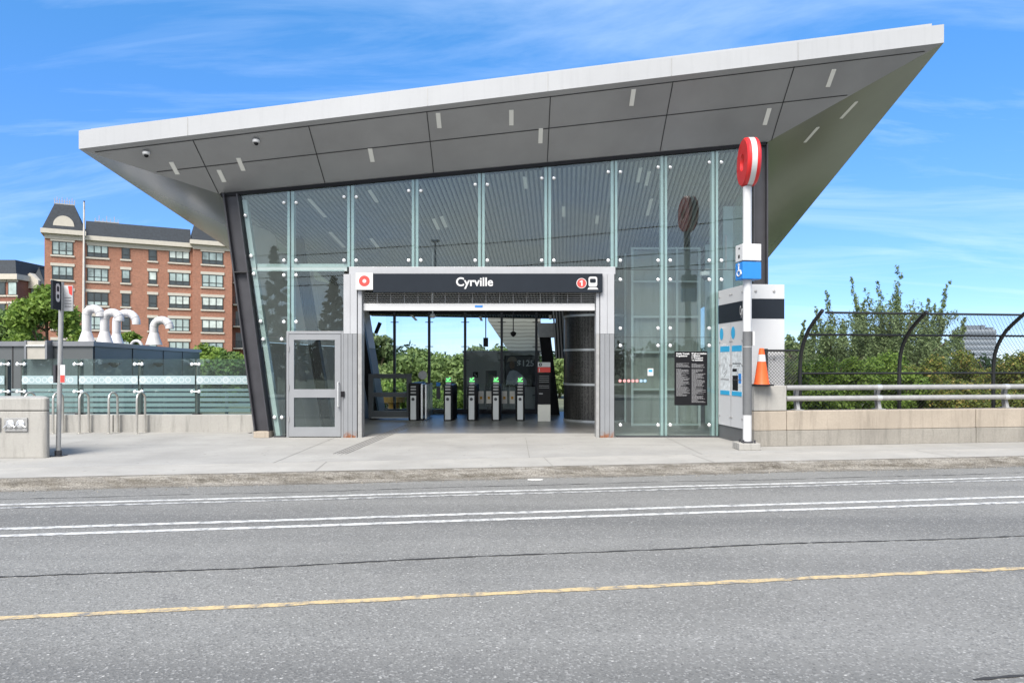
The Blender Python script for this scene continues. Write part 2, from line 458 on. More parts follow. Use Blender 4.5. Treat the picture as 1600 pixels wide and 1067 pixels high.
M['door'] = pm("door_aluminium", (0.27, 0.28, 0.295), 0.4, 0.15, var=0.04)
M['alu'] = pm("aluminium", (0.62, 0.63, 0.64), 0.3, 0.6, var=0.05)
M['chrome'] = pm("polished_steel", (0.85, 0.86, 0.87), 0.22, 0.5, var=0.02)
M['steel_rack'] = pm("brushed_steel", (0.55, 0.53, 0.49), 0.35, 0.75, var=0.15)
M['galv'] = pm("galvanised_steel", (0.36, 0.36, 0.355), 0.45, 0.35, var=0.12, scale=9)
M['fin'] = pm("pale_aqua_fin", (0.40, 0.50, 0.505), 0.15, 0.0, var=0.05)
M['fin_light'] = pm("light_aqua_beam", (0.42, 0.48, 0.475), 0.2, 0.0, var=0.05)
M['glass'] = glass_mat("facade_glass", (0.885, 0.93, 0.92), 0.062, 1.0, 0.012)
M['glass_clear'] = glass_mat("clear_glass", (0.95, 0.975, 0.97), 0.012, 0.6)
M['glass_rail'] = glass_mat("railing_glass", (0.80, 0.91, 0.90), 0.06, 1.0, 0.04)
M['frost'] = pm("frosted_band", (0.30, 0.40, 0.42), 0.5, var=0.05)
M['frost_dot'] = pm("frosted_dot", (0.46, 0.53, 0.55), 0.5, var=0.02)
M['slat'] = pm("ceiling_slat", (0.38, 0.375, 0.365), 0.45, 0.1, var=0.06)
M['void'] = pm("ceiling_void", (0.025, 0.025, 0.027), 0.9)
M['lamp'] = pm("strip_lamp", (0.62, 0.62, 0.58), 0.5, var=0.0, emit=0.06)
M['floor'] = pm("dark_floor_tile", (0.15, 0.147, 0.142), 0.35, var=0.2, scale=1.5, spec=0.15)
M['wall_light'] = pm("light_wall_panel", (0.70, 0.67, 0.62), 0.5, var=0.04)
M['wall_grey'] = pm("grey_wall_panel", (0.30, 0.295, 0.275), 0.55, var=0.06)
M['mesh_metal'] = None
M['white'] = pm("white_paint", (0.58, 0.585, 0.59), 0.4, var=0.02)
M['panel_white'] = pm("white_panel", (0.54, 0.55, 0.565), 0.25, var=0.02, scale=0.8)
M['navy'] = pm("dark_slate_sign", (0.017, 0.022, 0.030), 0.55, var=0.05, spec=0.15)
M['red'] = pm("signal_red", (0.62, 0.022, 0.022), 0.35, var=0.04)
M['red_flat'] = pm("red_print", (0.66, 0.06, 0.05), 0.5, var=0.02)
M['blue'] = pm("sign_blue", (0.02, 0.21, 0.62), 0.4, var=0.03)
M['cyan'] = pm("map_blue", (0.03, 0.34, 0.60), 0.5, var=0.03)
M['grey_print'] = pm("grey_print", (0.24, 0.24, 0.25), 0.6)
M['pale_print'] = pm("pale_map_print", (0.56, 0.60, 0.62), 0.6, var=0.25, scale=14)
M['orange'] = pm("cone_orange", (0.80, 0.115, 0.02), 0.5, var=0.08, scale=8)
M['mech'] = pm("dark_grey_cladding", (0.115, 0.125, 0.13), 0.4, 0.2, var=0.08, scale=0.6)
M['mech_cap'] = pm("grey_coping", (0.20, 0.21, 0.23), 0.4, 0.2, var=0.05)
M['pipe'] = pm("white_vent_paint", (0.56, 0.555, 0.565), 0.45, var=0.08, streak=0.3)
M['louvre'] = pm("beige_louvre", (0.40, 0.38, 0.34), 0.55)
M['pale_slat'] = pm("pale_aqua_slat", (0.30, 0.37, 0.385), 0.3, 0.1, var=0.06)
M['brick'] = brick_mat("red_brick", (0.38, 0.165, 0.105), (0.34, 0.25, 0.20))
M['brick2'] = brick_mat("dark_red_brick", (0.24, 0.085, 0.055), (0.30, 0.22, 0.18))
M['stone'] = pm("cream_stone", (0.50, 0.47, 0.41), 0.8, var=0.06)
M['shingle'] = pm("slate_roof", (0.024, 0.031, 0.040), 0.8, var=0.3, scale=5, bump=0.3, bscale=20)
M['win_frame'] = pm("dark_window_frame", (0.03, 0.035, 0.035), 0.5)
M['win_pane'] = pm("blind_and_reflection", (0.36, 0.45, 0.44), 0.12, var=0.25, scale=0.9)  # pane tones stand for blinds and for reflections painted into the colour
M['win_pane2'] = pm("pale_blind_reflection", (0.50, 0.56, 0.53), 0.15, var=0.3, scale=1.6)
M['win_pane3'] = pm("mixed_blind_reflection", (0.26, 0.33, 0.33), 0.1, var=0.5, scale=1.1)
M['win_dark'] = pm("dark_window_glass", (0.05, 0.065, 0.07), 0.08, var=0.3, scale=0.8)
M['far_grey'] = pm("far_grey_facade", (0.25, 0.285, 0.33), 0.7, var=0.1, scale=0.1)
M['far_dark'] = pm("far_window_band", (0.15, 0.18, 0.22), 0.4)
M['bark'] = pm("bark", (0.10, 0.075, 0.05), 0.9, var=0.3, scale=8)
M['green_led'] = pm("green_lamp", (0.10, 0.85, 0.15), 0.4, var=0, emit=1.1)
M['yellow'] = pm("yellow_concrete", (0.58, 0.30, 0.03), 0.6, var=0.1)
M['litter'] = pm("white_litter", (0.75, 0.75, 0.73), 0.8, var=0.1, scale=20)
M['stone_chip'] = pm("gravel", (0.24, 0.22, 0.19), 0.9, var=0.4, scale=12)
M['leaf_bright'] = leaf_mat("bright_leaves", (0.13, 0.225, 0.035), (0.28, 0.40, 0.085))
M['leaf_mid'] = leaf_mat("mid_leaves", (0.08, 0.155, 0.04), (0.19, 0.28, 0.08))
M['leaf_pale'] = leaf_mat("pale_leaves", (0.13, 0.20, 0.06), (0.27, 0.36, 0.13))
M['leaf_pale2'] = leaf_mat("pale_grey_leaves", (0.12, 0.18, 0.075), (0.23, 0.30, 0.14))
M['leaf_grey'] = leaf_mat("grey_green_leaves", (0.15, 0.21, 0.09), (0.28, 0.36, 0.17))
M['leaf_dark'] = leaf_mat("dark_leaves", (0.018, 0.042, 0.014), (0.05, 0.09, 0.03))
M['leaf_gold'] = leaf_mat("gold_tipped_leaves", (0.11, 0.16, 0.03), (0.25, 0.27, 0.06), (0.36, 0.29, 0.08), 0.12)
M['needle'] = leaf_mat("spruce_needles", (0.008, 0.018, 0.010), (0.02, 0.035, 0.02))

def perf_mat():
    m, n, l, out = newmat("perforated_metal")
    b = n.new("ShaderNodeBsdfPrincipled"); b.inputs["Roughness"].default_value = 0.28; b.inputs["Metallic"].default_value = 0.7
    co = n.new("ShaderNodeTexCoord").outputs["Object"]
    v = n.new("ShaderNodeTexVoronoi"); v.inputs["Scale"].default_value = 26; v.inputs["Randomness"].default_value = 0.35; l.new(co, v.inputs["Vector"])
    f = ramp(n, l, v.outputs["Distance"], 0.34, 1.0, 0.40, 0.0)
    l.new(mixc(n, l, f, (0.11, 0.105, 0.10), (0.012, 0.012, 0.012)), b.inputs["Base Color"])
    l.new(b.outputs[0], out.inputs[0]); return m
M['mesh_metal'] = perf_mat()
def corr_mat():
    m, n, l, out = newmat("corrugated_silver")
    b = n.new("ShaderNodeBsdfPrincipled"); b.inputs["Roughness"].default_value = 0.3; b.inputs["Metallic"].default_value = 0.6
    co = n.new("ShaderNodeTexCoord").outputs["Object"]
    w = n.new("ShaderNodeTexWave"); w.bands_direction = 'Z'; w.inputs["Scale"].default_value = 2.2; w.inputs["Distortion"].default_value = 1.5; l.new(co, w.inputs["Vector"])
    l.new(mixc(n, l, w.outputs[1], (0.40, 0.41, 0.38), (0.62, 0.63, 0.60)), b.inputs["Base Color"])
    l.new(b.outputs[0], out.inputs[0]); return m
M['corr'] = corr_mat()

# ------------------------------------------------------------------ ground, road, pavements
ROADZ = -0.13
g = MB(); g.add([(-1500, -1500, -0.34), (1500, -1500, -0.34), (1500, 3000, -0.34), (-1500, 3000, -0.34)], [(0, 1, 2, 3)])
struct(g.build("ground", M['grass'], origin=(0, 0, -0.34)))
KT = 10.43
r = MB(); r.add([RT(-90, -3.2, ROADZ), RT(90, -3.2, ROADZ), RT(90, KT + 0.1, ROADZ), RT(-90, KT + 0.1, ROADZ)], [(0, 1, 2, 3)])
struct(r.build("road", M['asphalt'], origin=(0, 0, ROADZ)))
def line(name, t, w, mat, s0=-80, s1=80, jit=0.0, seg=0.25, z=0.004, seed=0, struct_=True):
    rng = random.Random(seed + int(t * 100))
    n = int((s1 - s0) / seg) if jit else 80
    vs, fs = [], []
    for i in range(n + 1):
        s = s0 + (s1 - s0) * i / n
        a = rng.uniform(-jit, jit); c = rng.uniform(-jit, jit)
        drift = 0.03 * math.sin(s * 0.7) + 0.02 * math.sin(s * 1.9 + 1) if jit else 0
        if name != "road_crack": drift *= 0.2
        vs += [RT(s, t - w / 2 + a * w + drift, ROADZ + z), RT(s, t + w / 2 + c * w + drift, ROADZ + z)]
        if i: fs.append((2 * i - 2, 2 * i, 2 * i + 1, 2 * i - 1))
    mb = MB(); mb.add(vs, fs)
    return struct(mb.build(name, mat, origin=(0, 0, ROADZ)))
line("lane_marking", 9.27, 0.10, M['white_line'], jit=0.03)
line("lane_marking", 9.06, 0.085, M['old_line'], jit=0.05)
line("lane_marking", 7.90, 0.105, M['white_line'], jit=0.015)
line("lane_marking", 7.58, 0.105, M['white_line'], jit=0.015)
line("lane_marking", 5.125, 0.075, M['yellow_line'], jit=0.14, seg=0.10)
line("road_crack", 6.12, 0.026, M['crack'], jit=0.45, seg=0.07)
line("road_crack", 3.31, 0.02, M['crack'], s0=3.05, s1=7.5, jit=0.5, seg=0.08)
line("road_crack", 9.65, 0.014, M['crack'], s0=-30, s1=30, jit=0.6, seg=0.1)


sw = MB(); sw.slab([RT(-90, KT + 0.05, -0.3), RT(90, KT + 0.05, -0.3), RT(90, 11.62, -0.3), RT(-90, 11.62, -0.3)], (0, 0, 0.3))
struct(sw.build("sidewalk", M['sidewalk'], origin=(0, 0, 0)))
pz = MB(); pz.slab([RT(-90, 11.63, -0.3), RT(90, 11.63, -0.3), RT(90, 12.6, -0.3), RT(7.5, 12.6, -0.3), (5.6, 16.0, -0.3), (-6.2, 16.0, -0.3), (-6.2, 16.6, -0.3), (-75, 16.6, -0.3)], (0, 0, 0.3))
struct(pz.build("plaza", M['plaza'], origin=(0, 0, 0)))
jt = MB()
def jline(mb, a, b, w=0.014, z=0.004):
    a, b = Vector(a), Vector(b); d = (b - a).normalized(); n_ = Vector((-d.y, d.x, 0)) * w / 2
    mb.add([a - n_ + Vector((0, 0, z)), b - n_ + Vector((0, 0, z)), b + n_ + Vector((0, 0, z)), a + n_ + Vector((0, 0, z))], [(0, 1, 2, 3)])
for s in (-12.6, -7.9, -1.45, 2.2, 4.9, 9.3, 13.8, 18.3):
    jline(jt, RT(s, KT + 0.16), RT(s + 0.05, 11.6), 0.010)
jline(jt, (-60, 13.9 - 8.6, 0), (-59, 13.9 - 8.6, 0))
for X in (-9.0, -3.9, 0.3, 3.4):
    jline(jt, (X, 11.72 + 0.146 * X, 0), (X, 15.0, 0), 0.010)
jline(jt, (-12, 13.6, 0), (4.2, 13.6, 0), 0.008)
struct(jt.build("pavement_joint", pm("pavement_joint_dark", (0.22, 0.215, 0.20), 0.9), origin=(0, 0, 0)))
# broken, gritty kerb
rng = random.Random(3)
kb = MB(); vs, fs = [], []
prof = [(0.17, 0.003), (0.11, 0.007), (0.035, 0.006), (-0.025, -0.045), (-0.05, -0.095), (-0.10, -0.122), (-0.20, -0.128)]
NS = 900
for i in range(NS + 1):
    s = -45 + 90 * i / NS
    w_ = 0.03 * math.sin(s * 1.3) + 0.02 * math.sin(s * 3.1 + 1)
    for k, (t, z) in enumerate(prof):
        a = 0 if k in (0, ) else 1
        vs.append(RT(s, KT + t + a * (rng.uniform(-.018, .018) + w_ * (0.8 if k > 1 else 0.4)), z + (rng.uniform(-.012, .010) if 1 < k < 5 else 0)))
np_ = len(prof)
for i in range(NS):
    for k in range(np_ - 1):
        fs.append((i * np_ + k, i * np_ + k + 1, (i + 1) * np_ + k + 1, (i + 1) * np_ + k))
kb.add(vs, fs); struct(kb.build("kerb", M['kerb'], origin=(0, 0, 0)))
gv = MB()
for i in range(900):
    s = rng.uniform(-16, 16); t = KT - 0.12 - abs(rng.gauss(0, 0.10)); e = rng.uniform(0.006, 0.02)
    p = RT(s, t, ROADZ + e * 0.4)
    gv.add([p + Vector((rng.uniform(-e, e), rng.uniform(-e, e), -e * .5)) for _ in range(3)] + [p + Vector((0, 0, e))], [(0, 1, 3), (1, 2, 3), (2, 0, 3), (0, 2, 1)])
tag(gv.build("gravel", M['stone_chip'], origin=(0, 0, ROADZ)), "loose grit lying in the gutter along the kerb", "gravel", kind="stuff")
for i, (px, py, w_, lab) in enumerate(((276, 758, 0.08, "small white scrap of litter in the gutter, left of a longer scrap"), (307, 757, 0.22, "longer white scrap of litter lying in the gutter by the kerb"), (836, 750, 0.12, "pale scrap of litter in the gutter in front of the entrance"))):
    Y = (EYE - ROADZ) * FPX / (py - HZ); X = PX(px, Y); mb = MB()
    pts = [(X + math.cos(a) * w_ * rng.uniform(.7, 1), Y + math.sin(a) * w_ * .35 * rng.uniform(.7, 1), ROADZ + 0.004) for a in [k * math.pi / 5 for k in range(10)]]
    mb.slab(pts, (0, 0, 0.012))
    tag(mb.build("litter", M['litter']), lab, "litter", "scraps of litter in the gutter")

# ------------------------------------------------------------------ station building
FY = 15.10
ST = thing("station_building", (0, FY, 0), "glass fronted transit station with an upswept wedge roof and grey soffit", "station")
FL = Vector((PX(123, 13.77), 13.77, PZ(233, 13.77))); FR = Vector((PX(1475, 13.77), 13.77, PZ(67, 13.77)))
WL = Vector((PX(342, FY), FY, PZ(303, FY))); WR = Vector((PX(1200, FY), FY, PZ(222, FY)))
BR = Vector((FR.x, 25.2, FR.z - 0.303 * 11.43)); BL = Vector((FL.x, 25.2, FL.z - 0.105 * 11.43))
WBL = Vector((-4.75, 23.2, 3.25)); WBR = Vector((WR.x, 23.2, 3.1))
def lerp(a, b, t): return a + (b - a) * t
def ceil_pt(u, v): return WL * (1 - u) * (1 - v) + WR * u * (1 - v) + WBR * u * v + WBL * (1 - u) * v
def zF(X): return lerp(FL.z, FR.z, (X - FL.x) / (FR.x - FL.x))
def zW(X): return lerp(WL.z, WR.z, (X - WL.x) / (WR.x - WL.x))
def soff(X, Y):
    v = (Y - 13.77) / (FY - 13.77); xa_, xb_ = lerp(FL.x, WL.x, v), lerp(FR.x, WR.x, v); u = (X - xa_) / (xb_ - xa_)
    return lerp(lerp(FL.z, FR.z, u), lerp(WL.z, WR.z, u), v)

rf = MB()
HF = Vector((0, 0, 0.37)); HC = Vector((0, 0, 0.085))
def ring(mb, pts, h, nseg=1):
    for i in range(4):
        a, b = pts[i], pts[(i + 1) % 4]
        mb.add([a, b, b + h, a + h], [(0, 1, 2, 3)])
corners = [FL, FR, BR, BL]
ring(rf, corners, HF)
inn = [FL + Vector((.16, .14, .37)), FR + Vector((-.16, .14, .37)), BR + Vector((-.16, -.14, .37)), BL + Vector((.16, -.14, .37))]
for i in range(4):
    j = (i + 1) % 4
    rf.add([corners[i] + HF, corners[j] + HF, inn[j], inn[i]], [(0, 1, 2, 3)])
ring(rf, inn, HC)
rf.patch(inn[0] + HC, inn[1] + HC, inn[2] + HC, inn[3] + HC, 6, 6)
roof = rf.build("roof", M['white_metal'], ST)
# fascia seams
fs_ = MB()
for px in (293, 668, 856, 1049, 1247):
    X = PX(px, 13.77); z = zF(X)
    fs_.box(X - .006, X + .006, 13.764, 13.772, z + .01, z + .365)
a, b = FL + HF, FR + HF
fs_.slab([a + Vector((.17, .125, .0)), b + Vector((-.17, .125, 0)), b + Vector((-.17, .125, .014)), a + Vector((.17, .125, .014))], (0, .01, 0))
fs_.build("fascia_seam", M['galv'], roof)
# front soffit
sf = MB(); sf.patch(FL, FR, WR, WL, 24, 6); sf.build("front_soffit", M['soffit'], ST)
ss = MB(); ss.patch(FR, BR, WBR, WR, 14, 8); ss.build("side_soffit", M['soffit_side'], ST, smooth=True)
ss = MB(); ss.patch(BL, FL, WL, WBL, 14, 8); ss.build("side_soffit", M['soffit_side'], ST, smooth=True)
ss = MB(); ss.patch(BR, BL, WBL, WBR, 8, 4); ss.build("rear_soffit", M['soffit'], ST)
sj = MB()
def jstrip(p, q, wvec):
    p, q, wv = Vector(p), Vector(q), Vector(wvec); dz = Vector((0, -0.004, -0.006))
    sj.add([p - wv + dz, q - wv + dz, q + wv + dz, p + wv + dz], [(0, 1, 2, 3)])
for X in (-6.48, -4.13, -1.73, .78, 3.27, 5.73):
    N_ = 6
    for i in range(N_):
        y0, y1 = lerp(13.86, FY - .02, i / N_), lerp(13.86, FY - .02, (i + 1) / N_)
        jstrip((X, y0, soff(X, y0)), (X, y1, soff(X, y1)), (.009, 0, 0))
def creaseX(v, side):       # x of the facet crease at fraction v from the eave to the wall
    return lerp(FL.x, WL.x, v) if side < 0 else lerp(FR.x, WR.x, v)
for v in (0.075, 0.5):
    Y = lerp(13.77, FY, v); x0, x1 = creaseX(v, -1) + .1, creaseX(v, 1) - .1; N_ = 24
    for i in range(N_):
        xa, xb = lerp(x0, x1, i / N_), lerp(x0, x1, (i + 1) / N_)
        jstrip((xa, Y, soff(xa, Y)), (xb, Y, soff(xb, Y)), (0, .008, -.005))
sj.build("soffit_joint", M['joint'], ST)
def hit(fn, px, py, n=160):
    best = None
    for i in range(n + 1):
        for j in range(n + 1):
            p = fn(i / n, j / n)
            if p.y < 1: continue
            e = (CX + p.x / p.y * FPX - px) ** 2 + (HZ - (p.z - EYE) / p.y * FPX - py) ** 2
            if best is None or e < best[0]: best = (e, i / n, j / n)
    return best[1], best[2]
front_fn = lambda u, v: Vector((lerp(FL.x, FR.x, u), lerp(13.77, FY, v), soff(lerp(FL.x, FR.x, u), lerp(13.77, FY, v))))
right_fn = lambda u, v: FR * (1 - u) * (1 - v) + BR * u * (1 - v) + WBR * u * v + WR * (1 - u) * v
def surf_lamp(fn, u, v, du, dv, wx, name="soffit_light"):
    p0, p1 = fn(u - du, v - dv), fn(u + du, v + dv)
    w = Vector((wx, 0, 0)); nrm = (p1 - p0).cross(w).normalized()
    if nrm.z > 0: nrm = -nrm
    mb = MB(); mb.slab([p0 - w + nrm * .012, p0 + w + nrm * .012, p1 + w + nrm * .012, p1 - w + nrm * .012], -nrm * .02)
    mb.build(name, M['lamp'], roof)
for px, py in ((269, 265), (346, 275), (377, 257), (578, 243), (685, 189), (797, 184), (841, 212), (988, 153), (1198, 182), (1299, 123)):
    u, v = hit(front_fn, px, py, 140); surf_lamp(front_fn, u, v, 0, 0.105, .045)
for px, py in ((1326, 173), (1268, 211)):
    u, v = hit(right_fn, px, py, 140)
    surf_lamp(right_fn, u, v, .02, 0.02, .04)
# slatted ceiling
cb_ = MB(); up = Vector((0, 0, .07))
cb_.patch(ceil_pt(0, 0) + up, ceil_pt(1, 0) + up, ceil_pt(1, 1) + up, ceil_pt(0, 1) + up, 8, 8); cb_.build("ceiling_void", M['void'], ST)
cs = MB(); NSL = 112
for i in range(NSL):
    u0 = (i + .2) / NSL; u1 = (i + .74) / NSL
    prev = None
    for j in range(7):
        v = lerp(.022, .985, j / 6)
        a, b = ceil_pt(u0, v), ceil_pt(u1, v)
        cur = [a - Vector((0, 0, .03)), b - Vector((0, 0, .03)), b + Vector((0, 0, .04)), a + Vector((0, 0, .04))]
        if prev: cs.add(prev + cur, [(1, 0, 4, 5), (0, 3, 7, 4), (2, 1, 5, 6)])
        prev = cur
cs.build("slatted_ceiling", M['slat'], ST)
for px, py, L in ((496, 322, .05), (527, 374, .05), (583, 306, .03), (586, 376, .03), (680, 348, .03), (692, 345, .03), (821, 283, .025), (881, 329, .025), (932, 342, .02), (998, 270, .03), (1014, 279, .03), (1013, 322, .04), (648, 497, .03), (752, 497, .02), (860, 492, .03)):
    u, v = hit(ceil_pt, px, py, 110)
    p0, p1 = ceil_pt(u, v - L), ceil_pt(u, v + L); w = Vector((.04, 0, 0)); d = Vector((0, 0, -.045))
    mb = MB(); mb.slab([p0 - w + d, p0 + w + d, p1 + w + d, p1 - w + d], (0, 0, .03)); mb.build("ceiling_light", M['lamp'], ST)

# front columns
def lean_col(x0, x1, w, y0, y1, z0, z1, name="column", mat=None):
    mb = MB(); t = .03
    def seg(xa, xb, ya, yb):
        mb.hexa([(x0 + xa, ya, z0), (x0 + xb, ya, z0), (x0 + xb, yb, z0), (x0 + xa, yb, z0), (x1 + xa, ya, z1), (x1 + xb, ya, z1), (x1 + xb, yb, z1), (x1 + xa, yb, z1)])
    seg(-w / 2, -w / 2 + t, y0, y1); seg(w / 2 - t, w / 2, y0, y1); seg(-w / 2 + t + .001, w / 2 - t - .001, lerp(y0, y1, .35), lerp(y0, y1, .45))
    return mb.build(name, mat or M['dark_steel'], ST)
xb, xt = PX(411, FY), PX(362, FY)
lc = lean_col(xb, xt, .33, FY - .10, FY + .22, .14, 5.36)
mb = MB(); zj = PZ(426, FY); xj = lerp(xb, xt, (zj - .14) / 5.22); mb.box(xj - .17, xj + .17, FY - .103, FY + .1, zj - .012, zj + .012); mb.build("splice_plate", M['joint'], lc)
mb = MB(); mb.box(xb - .17, xb + .17, FY - .12, FY + .25, 0, .14); mb.build("column_base", M['concrete_tan'], ST, bevel=.01)
rc = lean_col(PX(1187, FY), PX(1187, FY), .32, FY - .08, FY + .24, 0, 6.46)
# top head channel
hc = MB(); x0, x1 = WL.x + .05, WR.x - .05
hc.hexa([(x0, FY - .02, zW(x0) - .075), (x1, FY - .02, zW(x1) - .075), (x1, FY + .2, zW(x1) - .075), (x0, FY + .2, zW(x0) - .075), (x0, FY - .02, zW(x0) - .002), (x1, FY - .02, zW(x1) - .002), (x1, FY + .2, zW(x1) - .01), (x0, FY + .2, zW(x0) - .01)])
hc.build("head_channel", M['black'], ST)

# curtain wall
ZT = PZ(421, FY); Z2 = PZ(527, FY); ZD = PZ(519, FY)
def xleft(z): return lerp(PX(428, FY), PX(374, FY), z / 5.3)
def pane(x0b, x1b, x0t, x1t, z0, z1a, z1b, name="glass_pane", mat=None, y=FY + .02, th=.016):
    mb = MB(); prng = random.Random(int(abs(x0b * 977 + z0 * 131))); d0, d1, d2 = (prng.uniform(-.004, .004) for _ in range(3))
    mb.hexa([(x0b, y, z0), (x1b, y + d0, z0), (x1b, y + th + d0, z0), (x0b, y + th, z0), (x0t, y + d1, z1a), (x1t, y + d0 + d1, z1b), (x1t, y + th + d0 + d1, z1b), (x0t, y + th + d1, z1a)])
    return mb.build(name, mat or M['glass'], ST)
mull_px = [453, 547, 648, 752, 856, 960, 1038, 1118]
mx_ = [PX(p, FY) for p in mull_px]; XR = PX(1176, FY); G = .008
edges = mx_ + [XR]
# left slanted bays
zt = lambda x: zW(x) - .08
pane(xleft(ZT + .06), mx_[0] - G, xleft(zt(-5.9)), mx_[0] - G, ZT + .06, zt(xleft(5.2)), zt(mx_[0]))
pane(xleft(Z2 + .01), mx_[0] - G, xleft(ZT), mx_[0] - G, Z2 + .008, ZT, ZT)
DX0 = PX(447, FY)
pane(xleft(.03), DX0 - .03, xleft(Z2), DX0 - .03, .03, Z2 - .004, Z2 - .004)
pane(mx_[0] + G, mx_[1] - .14, mx_[0] + G, mx_[1] - .14, ZD + .03, ZT, ZT)
for i in range(0, 8):
    a, b = edges[i] + G, edges[i + 1] - G
    if i < 5:
        pane(a, b, a, b, ZT + .06, zt(a), zt(b))
    else:
        pane(a, b, a, b, ZT + .004, zt(a), zt(b)); pane(a, b, a, b, Z2 + .004, ZT - .004, ZT - .004); pane(a, b, a, b, .03, Z2 - .004, Z2 - .004)
clamp_me = None
def clamp(parent, x, z, y=FY + .012):
    global clamp_me
    if clamp_me is None:
        mb = MB(); A = Matrix.Rotation(math.radians(90), 3, 'X')
        mb.lathe([(.0, .03), (.022, .028), (.036, .018), (.04, .0), (.04, -.01)], (0, 0, 0), 14, A); mb.tube([(0, .03, 0), (0, .17, 0)], .012, 6)
        o = mb.build("glass_clamp", M['chrome'], None, smooth=True, origin=(0, 0, 0)); clamp_me = o.data; bpy.data.objects.remove(o)
    o = bpy.data.objects.new("glass_clamp", clamp_me); COL.objects.link(o); o.parent = parent
    o.location = Vector((x, y, z)) - wloc(parent)
for i, X in enumerate(mx_):
    z0 = ZT + .06 if 1 <= i <= 4 else (ZD if i == 0 else .02)
    if i == 5: z0 = ZT + .06
    ztp = zt(X)
    mb = MB(); mb.box(X - .072, X - .012, FY + .045, FY + .20, z0, ztp); mb.box(X + .012, X + .072, FY + .045, FY + .20, z0, ztp); mb.box(X - .010, X + .010, FY + .06, FY + .1, z0, ztp)
    mo = mb.build("mullion", M['fin'], ST)
    mb = MB(); mb.box(X - .006, X + .006, FY + .018, FY + .038, z0, ztp); mb.build("glazing_seal", M['joint'], mo)
    rows = [ztp - .26, PZ(407, FY)]
    if i in (0,): rows += [PZ(430, FY), PZ(503, FY)]
    if i >= 5: rows += [PZ(437, FY), PZ(513, FY), PZ(540, FY), PZ(664, FY)]
    for z in rows:
        for sgn in (-1, 1):
            if i == 5 and sgn < 0 and z < ZT: continue
            clamp(mo, X + sgn * .135, z)
# slanted fin beside the left column
mb = MB()
def slfin(dx0, dx1, y0, y1):
    mb.hexa([(xleft(.02) + dx0, y0, .02), (xleft(.02) + dx1, y0, .02), (xleft(.02) + dx1, y1, .02), (xleft(.02) + dx0, y1, .02), (xleft(5.25) + dx0, y0, 5.25), (xleft(5.25) + dx1, y0, 5.25), (xleft(5.25) + dx1, y1, 5.25), (xleft(5.25) + dx0, y1, 5.25)])
slfin(.03, .13, FY + .05, FY + .2)
sl = mb.build("mullion", M['fin_light'], ST)
for z in (4.9, PZ(400, FY), PZ(428, FY), PZ(502, FY), PZ(530, FY), PZ(652, FY)):
    clamp(sl, xleft(z) + .07, z)
for z in (PZ(530, FY), PZ(652, FY)): clamp(sl, PX(440, FY), z)
# right edge fin and edge clamps
mb = MB(); mb.box(XR + .01, XR + .05, FY + .04, FY + .2, 0, zt(XR)); mb.build("mullion", M['fin'], ST)
# transoms
mb = MB(); mb.box(xleft(ZT) + .15, mx_[1] - .08, FY + .05, FY + .14, ZT - .03, ZT + .13); mb.build("transom", M['fin_light'], ST)
mb = MB(); mb.box(mx_[1] - .02, mx_[5] + .02, FY - .02, FY + .16, ZT - .11, ZT + .055); mb.build("transom", M['portal_light'], ST, bevel=.006)
mb = MB(); mb.box(mx_[5] + .08, XR, FY + .05, FY + .07, Z2 - .006, Z2 + .006); mb.box(mx_[5] + .08, XR, FY + .05, FY + .07, ZT - .006, ZT + .006); mb.build("glass_joint", M['joint'], ST)
mb = MB(); mb.box(mx_[5] + .05, XR, FY - .01, FY + .10, 0, .03); mb.box(xleft(0), DX0 - .02, FY - .01, FY + .1, 0, .03); mb.build("sill_channel", M['dark_steel'], ST)

# entrance portal
ZP = ZT - .115
for (p0, p1, jx0, jx1) in ((538, 559, 560, 566), (937, 959, 931, 936)):
    x0, x1 = PX(p0, FY), PX(p1, FY)
    mb = MB(); n3 = 3
    for k in range(n3):
        a, b = lerp(x0, x1, k / n3), lerp(x0, x1, (k + 1) / n3)
        mb.box(a + .004, b - .004, FY - .08, FY + .25, 0, PZ(522, FY))
    mb.box(x0 + .01, x1 - .01, FY - .06, FY + .23, 0.01, PZ(522, FY) - .01)
    po = mb.build("portal_post", M['portal'], ST)
    mb = MB()
    for k in range(2):
        a, b = lerp(x0, x1, k / 2), lerp(x0, x1, (k + 1) / 2)
        mb.box(a + .003, b - .003, FY - .085, FY + .25, PZ(522, FY) + .004, ZP)
    mb.build("upper_cladding", M['portal_light'], po)
    mb = MB(); mb.box(PX(jx0, FY), PX(jx1, FY), FY - .06, FY + .22, 0, PZ(522, FY)); mb.build("guide_rail", M['galv'], po)
    mb = MB(); mb.box(PX(jx0, FY), PX(jx1, FY), FY - .062, FY + .22, PZ(522, FY) + .002, ZP - .02); mb.build("guide_rail", M['portal_light'], po)
# roller shutter, rolled up above the opening
gx0, gx1 = PX(567, FY), PX(930, FY)
mb = MB()
for py in (458, 461.5, 465, 468.5, 472):
    z = PZ(py, FY); mb.tube([(gx0, FY + .08, z), (gx1, FY + .08, z)], .008, 6)
n_ = 17
for k in range(n_ + 1):
    x = lerp(gx0, gx1, k / n_); mb.box(x - .006, x + .006, FY + .072, FY + .088, PZ(473, FY), PZ(456, FY))
sh = mb.build("roller_shutter", M['galv'], ST)
mb = MB(); mb.box(gx0, gx1, FY + .04, FY + .14, PZ(485, FY), PZ(474, FY)); sb = mb.build("bottom_bar", M['white'], sh, bevel=.008)
mb = MB(); mb.box(PX(742, FY), PX(754, FY), FY + .034, FY + .041, PZ(480, FY), PZ(477, FY)); mb.build("bar_sticker", M['blue'], sb)
mb = MB(); mb.box(gx0, gx1, FY + .2, FY + .5, PZ(452, FY), PZ(430, FY)); mb.build("shutter_housing", M['dark_steel'], ST)

